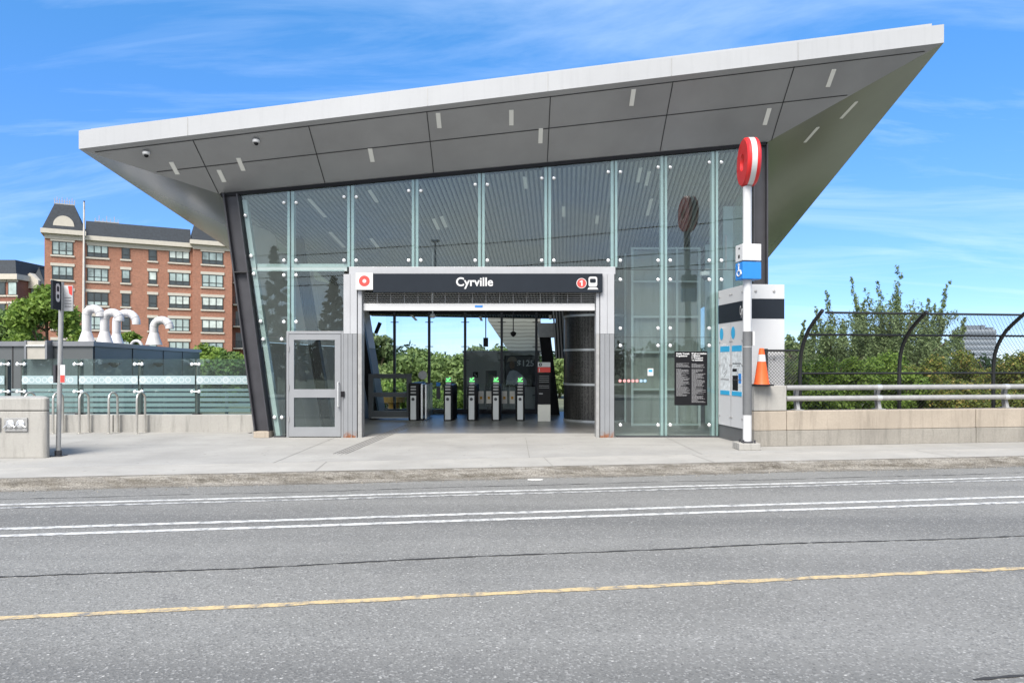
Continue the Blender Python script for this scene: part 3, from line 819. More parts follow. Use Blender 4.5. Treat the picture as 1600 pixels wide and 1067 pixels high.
# glazed service door
z0, z1 = .02, ZD; x0, x1 = PX(448, FY), PX(537, FY); yd0, yd1 = FY - .03, FY + .05
mb = MB(); fw = .09
mb.box(x0, x0 + .05, yd0 + .01, yd1 + .04, 0, z1 + .02); mb.box(x1 - .05, x1, yd0 + .01, yd1 + .04, 0, z1 + .02); mb.box(x0 + .05, x1 - .05, yd0 + .01, yd1 + .04, z1 - .04, z1 + .02)
dfm = mb.build("door_frame", M['door'], ST, bevel=.004)
mb = MB(); a, b = x0 + .058, x1 - .058; top = z1 - .05
mb.box(a, a + .11, yd0, yd1, z0, top); mb.box(b - .13, b, yd0, yd1, z0, top)
mb.box(a + .11, b - .13, yd0, yd1, top - .12, top); mb.box(a + .11, b - .13, yd0, yd1, PZ(621, FY), PZ(608, FY)); mb.box(a + .11, b - .13, yd0, yd1, z0, PZ(667, FY))
dr = mb.build("door", M['door'], ST)
for (p, q) in ((PZ(608, FY), top - .12), (PZ(667, FY), PZ(621, FY))):
    mb = MB(); mb.box(a + .11, b - .13, FY, FY + .012, p, q); mb.build("door_pane", M['glass'], dr)
mb = MB(); hx = b - .045
mb.tube([(hx, yd0 - .005, PZ(597, FY)), (hx, yd0 - .07, PZ(597, FY)), (hx, yd0 - .07, PZ(635, FY)), (hx, yd0 - .005, PZ(635, FY))], .014, 8); mb.build("door_handle", M['chrome'], dr, smooth=True)
for z in (.35, 1.05, 1.9):
    mb = MB(); mb.tube([(x0 + .054, yd0 - .012, z), (x0 + .054, yd0 - .012, z + .11)], .014, 8); mb.build("door_hinge", M['galv'], dr)
mb = MB(); mb.box(PX(534, FY), PX(540, FY), FY - .11, FY - .082, PZ(620, FY), PZ(611, FY)); mb.build("card_reader", M['black'], ST, bevel=.004)

# interior floor, side walls, rear glazing
mb = MB(); mb.slab([(-5.6, 16.005, -.3), (5.62, 16.005, -.3), (5.62, 23.4, -.3), (-4.1, 23.4, -.3)], (0, 0, .3)); mb.build("lobby_floor", M['floor'], ST)
def lwall(z): return -.163 * z
BY = 22.5
def left_panel(y0, y1, z0, z1, nm, mat, th=.10):
    f = lambda y: lerp(-5.46, -4.15, (y - FY - .25) / (BY - FY - .25))
    mb = MB(); p = [(f(y0) + lwall(z0) - th, y0, z0), (f(y0) + lwall(z0), y0, z0), (f(y1) + lwall(z0), y1, z0), (f(y1) + lwall(z0) - th, y1, z0)]
    p += [(f(y0) + lwall(z1) - th, y0, z1), (f(y0) + lwall(z1), y0, z1), (f(y1) + lwall(z1), y1, z1), (f(y1) + lwall(z1) - th, y1, z1)]
    mb.hexa(p); return mb.build(nm, mat, ST)
ys = [FY + .3, 17.1, 18.9, 20.7, BY]
def czl(y): return ceil_pt(0.0, (y - FY) / (23.2 - FY)).z
for y0, y1 in zip(ys[:-1], ys[1:]):
    left_panel(y0 + .006, y1 - .006, 0, 2.12, "wall_panel", M['wall_grey'])
    left_panel(y0 + .006, y1 - .006, 2.135, min(czl(y0), czl(y1)) + .05, "wall_panel", M['wall_light'])
for y in (17.2, 20.3):
    f = lerp(-5.46, -4.15, (y - FY - .25) / (BY - FY - .25))
    h = czl(y) + .02
    lean_col(f + .46, f + .46 + lwall(h), .26, y, y + .25, 0, h, mat=M['black'])
# brace under the ceiling at the left
mb = MB(); mb.tube([(PX(587, 20.6), 20.6, PZ(521, 20.6)), (PX(594, 20.6), 20.6, PZ(504, 20.6))], .06, 6); mb.build("brace", M['black'], ST)
# rear glass wall
rpx = [617, 671, 727, 784, 838]
xs = [PX(602, BY)] + [PX(p, BY) for p in rpx]
def cz(x, y):
    v = (y - FY) / (23.2 - FY); a, b = ceil_pt(0, v), ceil_pt(1, v); return lerp(a.z, b.z, (x - a.x) / (b.x - a.x))
for i in range(len(xs) - 1):
    a, b = xs[i] + .03, xs[i + 1] - .03
    zt_ = min(cz(a, BY), cz(b, BY)) - .12
    if b - a > .2: pane(a, b, a, b, .16, zt_, zt_, mat=M['glass_clear'], y=BY, th=.012)
for x in xs[1:]:
    mb = MB(); mb.box(x - .04, x + .04, BY - .12, BY - .01, 0, cz(x, BY) - .1)
    for z in (3.0, 2.2, 1.75, .6): mb.tube([(x - .13, BY - .05, z), (x + .13, BY - .05, z)], .014, 6)
    mb.build("mullion", M['dark_steel'], ST)
mb = MB(); mb.box(xs[0] - .4, xs[-1], BY - .08, BY + .06, 0, .15); mb.box(xs[0] - .4, 5.5, BY - .1, BY + .1, 2.98, 3.1) if False else None
mb.build("rear_sill", M['dark_steel'], ST)
mb = MB()
xa, xb2 = xs[0] - .5, 5.6
mb.hexa([(xa, BY - .1, cz(xa, BY) - .17), (xb2, BY - .1, cz(xb2, BY) - .17), (xb2, BY + .1, cz(xb2, BY) - .17), (xa, BY + .1, cz(xa, BY) - .17), (xa, BY - .1, cz(xa, BY) - .02), (xb2, BY - .1, cz(xb2, BY) - .02), (xb2, BY + .1, cz(xb2, BY) - .05), (xa, BY + .1, cz(xa, BY) - .05)])
mb.build("rear_beam", M['black'], ST)
# rear pane right of the dark column
pane(1.75, 5.5, 1.75, 5.5, .16, 2.9, 2.9, mat=M['glass_clear'], y=BY, th=.012)
# leaning rear column with metal shroud
Yc = 21.8
xc0, xc1 = PX(866, Yc), PX(852, Yc)
lean_col(xc0, xc1, .36, Yc, Yc + .3, 0, PZ(527, Yc), mat=M['black'])
mb = MB(); mb.hexa([(PX(842, Yc), Yc - .1, PZ(527, Yc)), (PX(866, Yc), Yc - .1, PZ(527, Yc)), (PX(866, Yc), Yc + .4, PZ(527, Yc)), (PX(842, Yc), Yc + .4, PZ(527, Yc)), (PX(840, Yc), Yc - .1, PZ(505, Yc)), (PX(868, Yc), Yc - .1, PZ(505, Yc)), (PX(868, Yc), Yc + .4, PZ(505, Yc)), (PX(840, Yc), Yc + .4, PZ(505, Yc))])
mb.build("column_shroud", M['galv'], ST)
mb = MB(); mb.box(PX(868, 21.6), PX(905, 21.6), 21.66, 21.7, PZ(560, 21.6), 3.4); mb.build("slat_backing", M['void'], ST)
mb = MB()
for k in range(9):
    x = lerp(PX(868, 21.6), PX(905, 21.6), k / 8); mb.hexa([(x, 21.56, PZ(560, 21.6)), (x + .05, 21.56, PZ(560, 21.6)), (x + .05, 21.65, PZ(560, 21.6)), (x, 21.65, PZ(560, 21.6)), (x - .1, 21.56, 3.4), (x - .05, 21.56, 3.4), (x - .05, 21.65, 3.4), (x - .1, 21.65, 3.4)])
mb.build("slat_screen", M['slat'], ST)
# right side glass wall with fins
sx_ = WR.x - .12
for k in range(5):
    y0, y1 = FY + .4 + k * 1.6, FY + .4 + (k + 1) * 1.6
    mb = MB(); zt0 = ceil_pt(1, (y0 - FY) / 8.1).z - .1; zt1 = ceil_pt(1, min(1, (y1 - FY) / 8.1)).z - .1
    mb.hexa([(sx_, y0, .9), (sx_ + .016, y0, .9), (sx_ + .016, y1 - .02, .9), (sx_, y1 - .02, .9), (sx_, y0, zt0), (sx_ + .016, y0, zt0), (sx_ + .016, y1 - .02, zt1), (sx_, y1 - .02, zt1)])
    mb.build("glass_pane", M['glass'], ST)
    mb = MB(); mb.box(sx_ - .26, sx_ - .02, y0 - .03, y0 + .03, .0, zt0 - .02); mb.build("mullion", M['fin'], ST)
mb = MB(); mb.box(sx_ - .02, sx_ + .2, FY + .3, 23.2, 0, .9); mb.build("side_parapet", M['concrete'], ST)
# perforated round shroud
Ys = 19.2; Rs = .95; Xs = PX(934, Ys + .3)
mb = MB(); mb.lathe([(Rs, .06), (Rs, 3.95)], (Xs, Ys + .6, 0), 48); cy = mb.build("perforated_shroud", M['mesh_metal'], ST, smooth=True)
mb = MB()
for z in (.03, 1.05, 2.02, 2.98, 3.95): mb.lathe([(Rs + .012, -.03), (Rs + .012, .03)], (Xs, Ys + .6, z), 48)
mb.build("shroud_band", M['alu'], cy, smooth=True)
# lift shaft with framed panels
LY = 17.95; lx0, lxm, lx1 = PX(988, LY), PX(1058, LY), PX(1093, LY)
LT = PZ(388, LY)
mb = MB(); mb.box(lx0 + .03, lx1 - .03, LY + .12, LY + 2.2, 0, LT - .03); lsf = mb.build("lift_shaft", M['concrete'], ST)
mb = MB(); rows = [.03, PZ(608, LY), PZ(550, LY), PZ(495, LY), PZ(440, LY), LT]
for x in (lx0, lxm, lx1): mb.box(x - .03, x + .03, LY, LY + .07, 0, LT + .03)
for z in rows: mb.box(lx0 + .03, lxm - .03, LY, LY + .06, z - .025, z + .025); mb.box(lxm + .03, lx1 - .03, LY, LY + .06, z - .025, z + .025)
for y in (LY + 1.1, LY + 2.2): mb.box(lx0 - .03, lx0 + .02, y - .03, y + .03, 0, LT + .03); mb.box(lx1 - .02, lx1 + .03, y - .03, y + .03, 0, LT + .03)
mb.build("shaft_frame", M['fin_light'], lsf)
mb = MB(); mb.box(lx0, lx1, LY + .02, LY + .03, .03, LT); mb.build("shaft_glass", M['glass_clear'], lsf)
# stair flank and dark stair enclosure between post and shaft
mb = MB()
for k in range(9): mb.box(PX(962, 20), PX(990, 20), 20 + k * .02, 20.3 + k * .02, .2 + k * .24, .32 + k * .24)
mb.build("stair_slats", M['slat'], ST)
# rear wing of corrugated silver cladding outside
mb = MB(); Yw = 27.0
mb.slab([(PX(762, Yw), Yw, 4.2), (PX(762, Yw), Yw, PZ(500, Yw)), (PX(800, Yw), Yw, PZ(556, Yw)), (PX(845, Yw), Yw, PZ(556, Yw)), (PX(845, Yw), Yw, 4.2)], (0, .4, 0))
mb.build("rear_wing", M['corr'], ST)

# tactile guidance strip running into the station
def gp(px, py): Y = EYE * FPX / (py - HZ); return Vector((PX(px, Y), Y, 0))
tp = MB(); a, b = gp(532, 709), gp(655, 658)
d = (b - a).normalized(); nn = Vector((-d.y, d.x, 0)); L = (b - a).length
for i in range(int(L / .12)):
    for j in range(4):
        p = a + d * (i * .12) + nn * ((j - 1.5) * .075)
        tp.slab([p, p + d * .09, p + d * .09 + nn * .028, p + nn * .028], (0, 0, .006))
struct(tp.build("tactile_paving", pm("tactile_grey", (0.17, 0.165, 0.16), 0.8), origin=(0, 0, 0)))

# ------------------------------------------------------------------ signs on the station
ns = thing("station_name_sign", (PX(748, FY), FY - .12, PZ(457, FY)), "long dark station name board reading Cyrville above the entrance", "sign")
mb = MB(); mb.box(PX(585.5, FY), PX(940, FY), FY - .16, FY - .09, PZ(458, FY), PZ(429, FY)); mb.build("sign_board", M['navy'], ns, bevel=.004)
mb = MB(); mb.box(PX(558.5, FY), PX(585, FY), FY - .165, FY - .09, PZ(454, FY), PZ(427.5, FY)); lb = mb.build("logo_tile", M['white'], ns)
def annulus(mb, c, r0, r1, y, th=.004, n=32):
    vs, fs = [], []
    for k in range(n):
        t = 2 * math.pi * k / n
        for rr in (r0, r1): vs.append((c[0] + rr * math.cos(t), y, c[1] + rr * math.sin(t)))
    for k in range(n):
        k2 = (k + 1) % n; fs.append((2 * k, 2 * k2, 2 * k2 + 1, 2 * k + 1))
    return mb.add(vs, fs)
def disc(mb, c, r0, y, n=28): return mb.add([(c[0] + r0 * math.cos(2 * math.pi * k / n), y, c[1] + r0 * math.sin(2 * math.pi * k / n)) for k in range(n)], [tuple(range(n))])
mb = MB(); c_ = (PX(571.8, FY), PZ(440.5, FY)); annulus(mb, c_, .043, .118, FY - .168); mb.build("red_ring", M['red_flat'], lb)
text("station_name", "Cyrville", .262, (PX(742, FY), FY - .162, PZ(442.5, FY)), M['white'], ns, bold=.006)
mb = MB(); c_ = (PX(907.5, FY), PZ(444, FY)); disc(mb, c_, .112, FY - .1625); nb = mb.build("line_badge_rim", M['white'], ns)
mb = MB(); disc(mb, c_, .098, FY - .165); mb.build("line_badge", M['red_flat'], nb)
mb = MB(); a_, b_, y_ = c_[0], c_[1], FY - .167
mb.add([(a_ - .008, y_, b_ - .06), (a_ + .022, y_, b_ - .06), (a_ + .022, y_, b_ + .065), (a_ - .002, y_, b_ + .065), (a_ - .045, y_, b_ + .035), (a_ - .035, y_, b_ + .013), (a_ - .008, y_, b_ + .03)], [(0, 1, 2, 6), (6, 2, 3), (6, 3, 4, 5)])
mb.build("line_number", M['white'], nb)
# train symbol
mb = MB(); tx, tz, w_ = PX(925, FY), PZ(443, FY), .095
yy = FY - .163
def rrect(x0, x1, z0, z1, r, n=5):
    pts = []
    for cx, cz_, a0 in ((x1 - r, z1 - r, 0), (x0 + r, z1 - r, 90), (x0 + r, z0 + r, 180), (x1 - r, z0 + r, 270)):
        for k in range(n + 1):
            a = math.radians(a0 + 90 * k / n); pts.append((cx + r * math.cos(a), cz_ + r * math.sin(a)))
    return pts
mb.add([(x, yy, z) for x, z in rrect(tx - w_, tx + w_, tz - .09, tz + .13, .045)], [tuple(range(24))])
mb.add([(tx - .12, yy, tz - .15), (tx + .12, yy, tz - .15), (tx + .09, yy, tz - .105), (tx - .09, yy, tz - .105)], [(0, 1, 2, 3)])
ts = mb.build("train_symbol", M['white'], ns)
mb = MB(); mb.add([(x, yy - .003, z) for x, z in rrect(tx - .065, tx + .065, tz - .005, tz + .085, .025)], [tuple(range(24))]); mb.build("train_window", M['navy'], ts)

rp = thing("regulations_sign", (PX(1079, FY), FY - .01, PZ(633, FY)), "black panel of transit regulations in two text columns on the glass", "sign")
X0, X1, Z0, Z1 = PX(1054, FY), PX(1105, FY), PZ(633, FY), PZ(549, FY)
mb = MB(); mb.box(X0, X1, FY - .012, FY + .008, Z0, Z1); mb.build("sign_board", M['black'], rp)
def tx_(s, x, z, sz=.052): return text("sign_heading", s, sz, (x, FY - .014, z), M['white'], rp, align='LEFT', extrude=.001, bold=.0022, space=.92)
xA, xB = X0 + .035, X0 + .375
tx_("Public Transit\nRegulations", xA, Z1 - .075)
tx_("Règlementation\nrégissant\nle transport\nen commun", xB, Z1 - .12)
rng = random.Random(5)
for x, top, bot in ((xA, Z1 - .27, Z0 + .19), (xB, Z1 - .28, Z0 + .05)):
    mb = MB(); z = top
    k = 0
    while z > bot:
        w_ = rng.uniform(.2, .31) if rng.random() < .7 else rng.uniform(.08, .18)
        if k == 5: z -= .03; mb.build("fine_print", M['grey_print'], rp); mb = MB()
        xx = x
        while xx < x + w_:
            wd = min(rng.uniform(.02, .055), x + w_ - xx); mb.add([(xx, FY - .0135, z), (xx + wd, FY - .0135, z), (xx + wd, FY - .0135, z + .010), (xx, FY - .0135, z + .010)], [(0, 1, 2, 3)]); xx += wd + .008
        z -= .019; k += 1
    mb.build("fine_print", M['grey_print'], rp)

nt = thing("notice_sticker", (PX(1016, FY), FY, PZ(588, FY)), "small white notice stuck on the glass right of the entrance", "notice")
mb = MB(); mb.box(PX(1012, FY), PX(1021, FY), FY + .010, FY + .018, PZ(587, FY), PZ(575.5, FY)); nb_ = mb.build("paper", M['white'], nt)
mb = MB(); mb.box(PX(1013.5, FY), PX(1019.5, FY), FY + .006, FY + .009, PZ(581, FY), PZ(577.5, FY)); mb.build("print", M['cyan'], nb_)
dc = thing("prohibition_decals", (PX(989, FY), FY, PZ(598, FY)), "row of seven small round decals along the glass beside the entrance", "decal")
for k, px in enumerate((969, 976, 982.5, 989, 995.5, 1002, 1008)):
    mb = MB(); c_ = (PX(px, FY), PZ(595, FY)); disc(mb, c_, .036, FY + .014, 18); dd = mb.build("decal", M['white'], dc)
    mb = MB(); annulus(mb, c_, .026, .034, FY + .012, n=18); mb.box(c_[0] - .008, c_[0] + .008, FY + .0115, FY + .0125, c_[1] - .012, c_[1] + .012); mb.build("decal_symbol", M['red_flat'] if k < 5 else M['cyan'], dd)

# dome cameras
def dome_cam(loc, label, r=.075, drop=.09, group="dome security cameras"):
    c = thing("security_camera", loc, label, "camera", group)
    l = Vector(loc)
    mb = MB(); mb.lathe([(r * .95, .0), (r, -.02), (r, -drop * .55), (r * .8, -drop * .7)], l, 20); mb.build("camera_housing", M['white'], c, smooth=True)
    mb = MB(); mb.lathe([(r * .62, -drop * .69), (r * .55, -drop * .95), (r * .3, -drop * 1.2), (.002, -drop * 1.28)], l, 18); mb.build("camera_dome", M['black'], c, smooth=True)
for px, py, lab in ((227, 238, "white dome camera at the far left end of the soffit"), (396, 220, "white dome camera under the soffit above the glass, nearer the middle")):
    u, v = hit(front_fn, px, py, 140); p = front_fn(u, v); dome_cam(tuple(p + Vector((0, 0, -.005))), lab)
pc = (PX(1102, 16.6), 16.6, PZ(425, 16.6))
dome_cam(pc, "white dome camera on a bracket behind the right hand glass", .13, .16)
mb = MB(); mb.tube([(pc[0], pc[1], pc[2] - .01), (pc[0], pc[1], pc[2] + .06), (pc[0] + .5, pc[1], pc[2] + .06), (pc[0] + .5, pc[1], pc[2] + .9)], .03, 8); br = mb.build("camera_bracket", M['galv'], bpy.data.objects[[o.name for o in bpy.data.objects if o.name.startswith("security_camera")][-1]])
# hanging devices inside
for px, py, Y, kind, lab in ((676, 494, 18.5, 0, "white pendant sensor hanging from the ceiling inside the entrance"), (759, 531, 20.0, 1, "black speaker box hanging on a rod in front of the rear glass"), (802, 521, 20.0, 2, "small black dome hanging on a rod before the rear glass")):
    X, Z = PX(px, Y), PZ(py, Y)
    h = thing("hanging_device", (X, Y, Z), lab, "device", "devices hanging from the lobby ceiling")
    zc = cz(X, Y)
    mb = MB(); mb.tube([(X, Y, Z), (X, Y, zc)], .018, 6); mb.build("rod", M['dark_steel'] if kind else M['white'], h)
    mb = MB()
    if kind == 0: mb.lathe([(.05, .06), (.09, .0), (.05, -.05)], (X, Y, Z), 16)
    elif kind == 1: mb.box(X - .07, X + .07, Y - .08, Y + .08, Z - .2, Z + .06)
    else: mb.lathe([(.03, .06), (.09, .02), (.07, -.05), (.01, -.1)], (X, Y, Z), 16)
    mb.build("device_body", M['white'] if kind == 0 else M['black'], h)

# ------------------------------------------------------------------ inside the lobby
GY = 19.55
gates = [(646, "leftmost fare gate, a wide black cabinet beside the framed gate", 0), (700, "slim black and steel fare gate standing alone left of the row of three", 1), (737, "fare gate with green arrow, left one of the close row of three", 1), (775, "fare gate with green arrow, middle one of the close row of three", 1), (813, "fare gate with green arrow, right one of the close row, nearest the info pillar", 1)]
for i, (px, lab, led) in enumerate(gates):
    X = PX(px, GY)
    gt = thing("fare_gate", (X, GY, 0), lab, "fare gate", "fare gates in the lobby")
    hw = .13 if i else .15
    mb = MB(); mb.box(X - hw, X + hw, GY + .02, GY + 1.7, .0, 1.02 if i else 1.08); mb.build("cabinet", M['black'], gt, bevel=.03)
    mb = MB(); mb.box(X - .085, X + .075, GY - .01, GY + .018, .03, .72); fr_ = mb.build("front_plate", M['white'], gt, bevel=.004)
    mb = MB(); mb.lathe([(.045, 0), (.045, .012)], (X - .01, GY - .011, .62), 16, Matrix.Rotation(math.radians(90), 3, 'X')); mb.build("lock_badge", M['dark_steel'], fr_)
    mb = MB()
    for z in (.78, .87, .95): mb.box(X - .08, X + .07, GY - .002, GY + .018, z, z + .045)
    mb.build("card_slot", M['galv'], gt)
    if i == 0:
        mb = MB(); mb.box(X + .2, X + .25, GY + .1, GY + 1.6, .05, 1.05); mb.box(X + .32, X + .36, GY + .1, GY + 1.6, .05, 1.03); mb.build("steel_side_panel", M['chrome'], gt)
        mb = MB(); mb.lathe([(.13, 0), (.13, .02)], (X + .2, GY + .5, 1.3), 16, Matrix.Rotation(math.radians(90), 3, 'X')); mb.build("round_plate", M['galv'], gt)
    if led:
        mb = MB(); mb.box(X - .075, X + .075, GY + .1, GY + .22, 1.03, 1.10); mb.build("display_stand", M['galv'], gt)
        mb = MB(); mb.box(X - .085, X + .085, GY + .12, GY + .2, 1.11, 1.25); ds = mb.build("display", M['green_led'] if False else M['wall_grey'], gt)
        mb = MB()
        mb.add([(X - .06, GY + .117, 1.20), (X - .02, GY + .117, 1.14), (X + .06, GY + .117, 1.22), (X + .04, GY + .117, 1.24), (X - .015, GY + .117, 1.18), (X - .04, GY + .117, 1.22)], [(0, 1, 4, 5), (1, 2, 3, 4)])
        mb.add([(X - .075, GY + .118, 1.12), (X + .075, GY + .118, 1.12), (X + .075, GY + .118, 1.135), (X - .075, GY + .118, 1.135)], [(0, 1, 2, 3)])
        mb.build("green_arrow", M['green_led'], ds)
    sides = ((1,) if i == 2 else (-1, 1) if i == 3 else (-1,) if i == 4 else ())
    for sgn in sides:
        x0, x1 = sorted((X + sgn * .135, X + sgn * .33))
        mb = MB(); mb.box(x0, x1, GY + .8, GY + .815, .25, 1.05); fl = mb.build("flap", M['glass_clear'], gt)
        mb = MB(); mb.box(x0 + .02, x1 - .02 , GY + .785, GY + .797, .45, .82); pp = mb.build("paper_notice", M['wall_light'], fl)
        xm = (x0 + x1) / 2
        mb = MB(); mb.box(xm - .035, xm + .035, GY + .78, GY + .784, .58, .66); mb.build("notice_mark", M['yellow'], pp)
    if i in (0, 1):
        for px2 in ((668,) if i == 0 else (685,)):
            xx = PX(px2, GY + .8); mb = MB(); mb.box(xx - .16, xx + .16, GY + .8, GY + .815, .15, 1.12); fl = mb.build("flap", M['glass_clear'], gt)
            mb = MB(); mb.box(xx - .06, xx + .06, GY + .785, GY + .797, .58, .94); mb.build("flap_label", M['dark_steel'], fl)
            mb = MB(); mb.box(xx - .06, xx + .06, GY + .785, GY + .797, .97, 1.08); mb.build("access_label", M['blue'] if i else M['dark_steel'], fl)
# low steel cabinets linking the gates
sg = thing("swing_gate", (PX(610, 20), 20, 0), "grey framed swing gate left of the fare gates", "gate")
x0, x1 = PX(576, 20), PX(643, 20); zt_ = PZ(584, 20)
mb = MB(); mb.box(x0, x0 + .14, 19.95, 20.05, .04, zt_); mb.box(x1 - .14, x1, 19.95, 20.05, .04, zt_); mb.box(x0 + .14, x1 - .14, 19.95, 20.05, zt_ - .13, zt_); mb.box(x0 + .14, x1 - .14, 19.95, 20.05, PZ(620, 20) , PZ(613, 20)); mb.box(x0 + .14, x1 - .14, 19.95, 20.05, .04, .26)
mb.build("gate_frame", pm("gate_grey", (0.075, 0.08, 0.085), 0.45), sg, bevel=.008)
mb = MB(); mb.box(x0 + .14, x1 - .14, 19.995, 20.005, .26, zt_ - .13); mb.build("gate_glass", M['glass_clear'], sg)
mb = MB(); mb.box(x0 + .1, x1 - .05, 19.93, 19.949, .045, .075); mb.build("kick_strip", M['galv'], sg)
pl = thing("yellow_planter", (PX(616, 24.2), 24.2, 0), "yellow orange stemmed planter outside behind the rear glass", "planter")
c = (PX(616, 24.2), 24.2, -.2)
mb = MB(); mb.lathe([(.2, 0), (.2, .44), (.38, .48), (.40, .66), (.36, .68)], c, 20); mb.build("pot", M['yellow'], pl, smooth=True)
mb = MB(); mb.lathe([(.2, -.14), (.26, -.14), (.26, .01), (.2, .02)], c, 20); mb.build("pot_foot", M['yellow'], pl)

it = thing("info_pillar", (PX(850, 19.4), 19.4, 0), "tall slim pillar banded white, red, black and grey beside the fare gates", "pillar")
x0, x1 = PX(840.5, 19.4), PX(860, 19.4)
for nm, a, b, m_ in (("grey_base", 658, 632, M['wall_light']), ("black_panel", 631.6, 582, M['black']), ("red_panel", 581.6, 573.5, M['red_flat']), ("white_top", 573.2, 566, M['white'])):
    mb = MB(); mb.box(x0, x1, 19.4, 19.55, max(0, PZ(a, 19.4)), PZ(b, 19.4)); mb.build(nm, m_, it)
mb = MB(); annulus(mb, (x0 + .07, PZ(569.6, 19.4)), .02, .045, 19.397); mb.build("ring_mark", M['black'], it)
for py in (588, 591, 594, 597, 603, 606):
    mb = MB(); mb.add([(x0 + .03, 19.397, PZ(py, 19.4)), (x1 - .04, 19.397, PZ(py, 19.4)), (x1 - .04, 19.397, PZ(py, 19.4) + .012), (x0 + .03, 19.397, PZ(py, 19.4) + .012)], [(0, 1, 2, 3)]); mb.build("text_line", M['grey_print'], it)
mb = MB(); mb.add([(x0 + .03, 19.397, PZ(616, 19.4)), (x0 + .14, 19.397, PZ(616, 19.4)), (x0 + .14, 19.397, PZ(614, 19.4)), (x0 + .03, 19.397, PZ(614, 19.4))], [(0, 1, 2, 3)])
mb.build("text_line", M['grey_print'], it)
mb = MB()
mb.add([(x0 + .03, 19.397, PZ(581, 19.4)), (x0 + .05, 19.397, PZ(581, 19.4)), (x0 + .05, 19.397, PZ(575.5, 19.4)), (x0 + .03, 19.397, PZ(575.5, 19.4))], [(0, 1, 2, 3)]); mb.build("info_mark", M['white'], it)

# service booth outside behind the rear glass
Yk = 24.0
sbth = thing("service_booth", (PX(783, Yk), Yk, 0), "flat grey service booth standing behind the rear glass", "booth")
x0, x1 = PX(724, Yk), PX(843, Yk); zt_ = PZ(551, Yk)
mb = MB(); mb.box(x0, x1, Yk, Yk + 2, -.34, zt_); mb.build("booth_wall", M['wall_grey'], sbth)
mb = MB(); mb.box(x0 - .03, x1 + .03, Yk - .05, Yk + 2.05, zt_ + .002, zt_ + .07); mb.build("booth_roof", M['mech_cap'], sbth)
mb = MB(); mb.box(PX(759, Yk), PX(776, Yk), Yk - .03, Yk - .003, .0, PZ(579, Yk)); bd = mb.build("booth_door", M['dark_steel'], sbth)
mb = MB(); mb.box(PX(763, Yk), PX(772, Yk), Yk - .036, Yk - .031, PZ(610, Yk), PZ(583, Yk)); mb.build("door_window", M['win_dark'], bd)
asn = thing("access_sign", (PX(743, Yk), Yk - .02, PZ(590, Yk)), "small black square sign with white symbol on the grey booth wall", "sign")
mb = MB(); mb.box(PX(739, Yk), PX(747, Yk), Yk - .03, Yk - .004, PZ(590, Yk), PZ(581, Yk)); mb.build("sign_board", M['black'], asn)
mb = MB(); xx = PX(743, Yk); mb.tube([(xx - .02, Yk - .034, PZ(583, Yk)), (xx - .02, Yk - .034, PZ(586, Yk)), (xx + .03, Yk - .034, PZ(586.5, Yk)), (xx + .03, Yk - .034, PZ(588.5, Yk))], .012, 5); mb.build("white_symbol", M['white'], asn)
po = thing("advertising_poster", (PX(813, Yk), Yk - .03, PZ(604, Yk)), "dark framed advertising poster reading $125 on the booth wall", "poster")
x0, x1, z0, z1 = PX(788.5, Yk), PX(838, Yk), PZ(604, Yk), PZ(555.5, Yk)
mb = MB(); mb.box(x0, x1, Yk - .06, Yk - .004, z0, z1); mb.build("poster_frame", M['black'], po)
mb = MB(); mb.box(x0 + .04, x1 - .04, Yk - .066, Yk - .061, z0 + .04, z1 - .04); pr = mb.build("poster_sheet", pm("poster_navy", (0.02, 0.022, 0.03), 0.4), po)
mb = MB(); yy = Yk - .07
q = lambda px, py: (PX(px, Yk), yy, PZ(py, Yk))
mb.add([q(791, 601), q(792, 588), q(796, 580), q(802, 578), q(808, 580), q(816, 586), q(822, 593), q(824, 601)], [tuple(range(8))][::-1]); mb.build("shirt_print", pm("poster_shirt", (0.42, 0.44, 0.48), 0.6, var=.3, scale=6), pr)
mb = MB(); yy = Yk - .072
mb.add([q(800 + 4.2 * math.cos(t), 570 + 7 * math.sin(t)) for t in [2 * math.pi * k / 14 for k in range(14)]], [tuple(range(14))]); mb.build("face_print", pm("poster_face", (0.16, 0.10, 0.075), 0.7, var=.3, scale=12), pr)
mb = MB(); yy = Yk - .074
mb.add([q(792, 566), q(794, 560), q(798, 557), q(805, 557.5), q(808, 562), q(807, 565), q(800, 563.5)], [tuple(range(7))]); mb.build("hat_print", pm("poster_hat", (0.25, 0.21, 0.17), 0.7, var=.2, scale=12), pr)
text("price", "$125", .30, (PX(821, Yk), Yk - .072, PZ(568, Yk)), M['white'], pr, extrude=.001, bold=.004)
text("slogan", "NOW", .2, (PX(804, Yk), Yk - .076, PZ(598.5, Yk)), M['white'], pr, extrude=.001, bold=.006)

# ------------------------------------------------------------------ information panel and marker pole (right)
ip = thing("information_panel", (4.9, 13.9, 0), "tall white boxed information panel with black band and two blue framed maps", "panel")
P0, P1, P2 = Vector((4.54, 15.02, 0)), Vector((4.70, 13.72, 0)), Vector((5.50, 13.78, 0))
P3 = Vector((5.42, 15.02, 0))
ZTOP = 3.22
mb = MB(); mb.slab([P0 + Vector((0, 0, .3)), P1 + Vector((0, 0, .3)), P2 + Vector((0, 0, .3)), P3 + Vector((0, 0, .3))], (0, 0, ZTOP - .3)); mb.build("panel_body", M['panel_white'], ip, bevel=.006)
mb = MB(); mb.slab([P0 + Vector((.02, 0, 0)), P1 + Vector((.02, .02, 0)), P2 + Vector((-.01, .02, 0)), P3], (0, 0, .299)); mb.build("panel_base", pm("panel_base_grey", (.10, .105, .11), .5), ip)
eL = (P1 - P0).normalized(); nL = Vector((eL.y, -eL.x, 0)); nL = nL if nL.x < 0 else -nL; LL = (P1 - P0).length
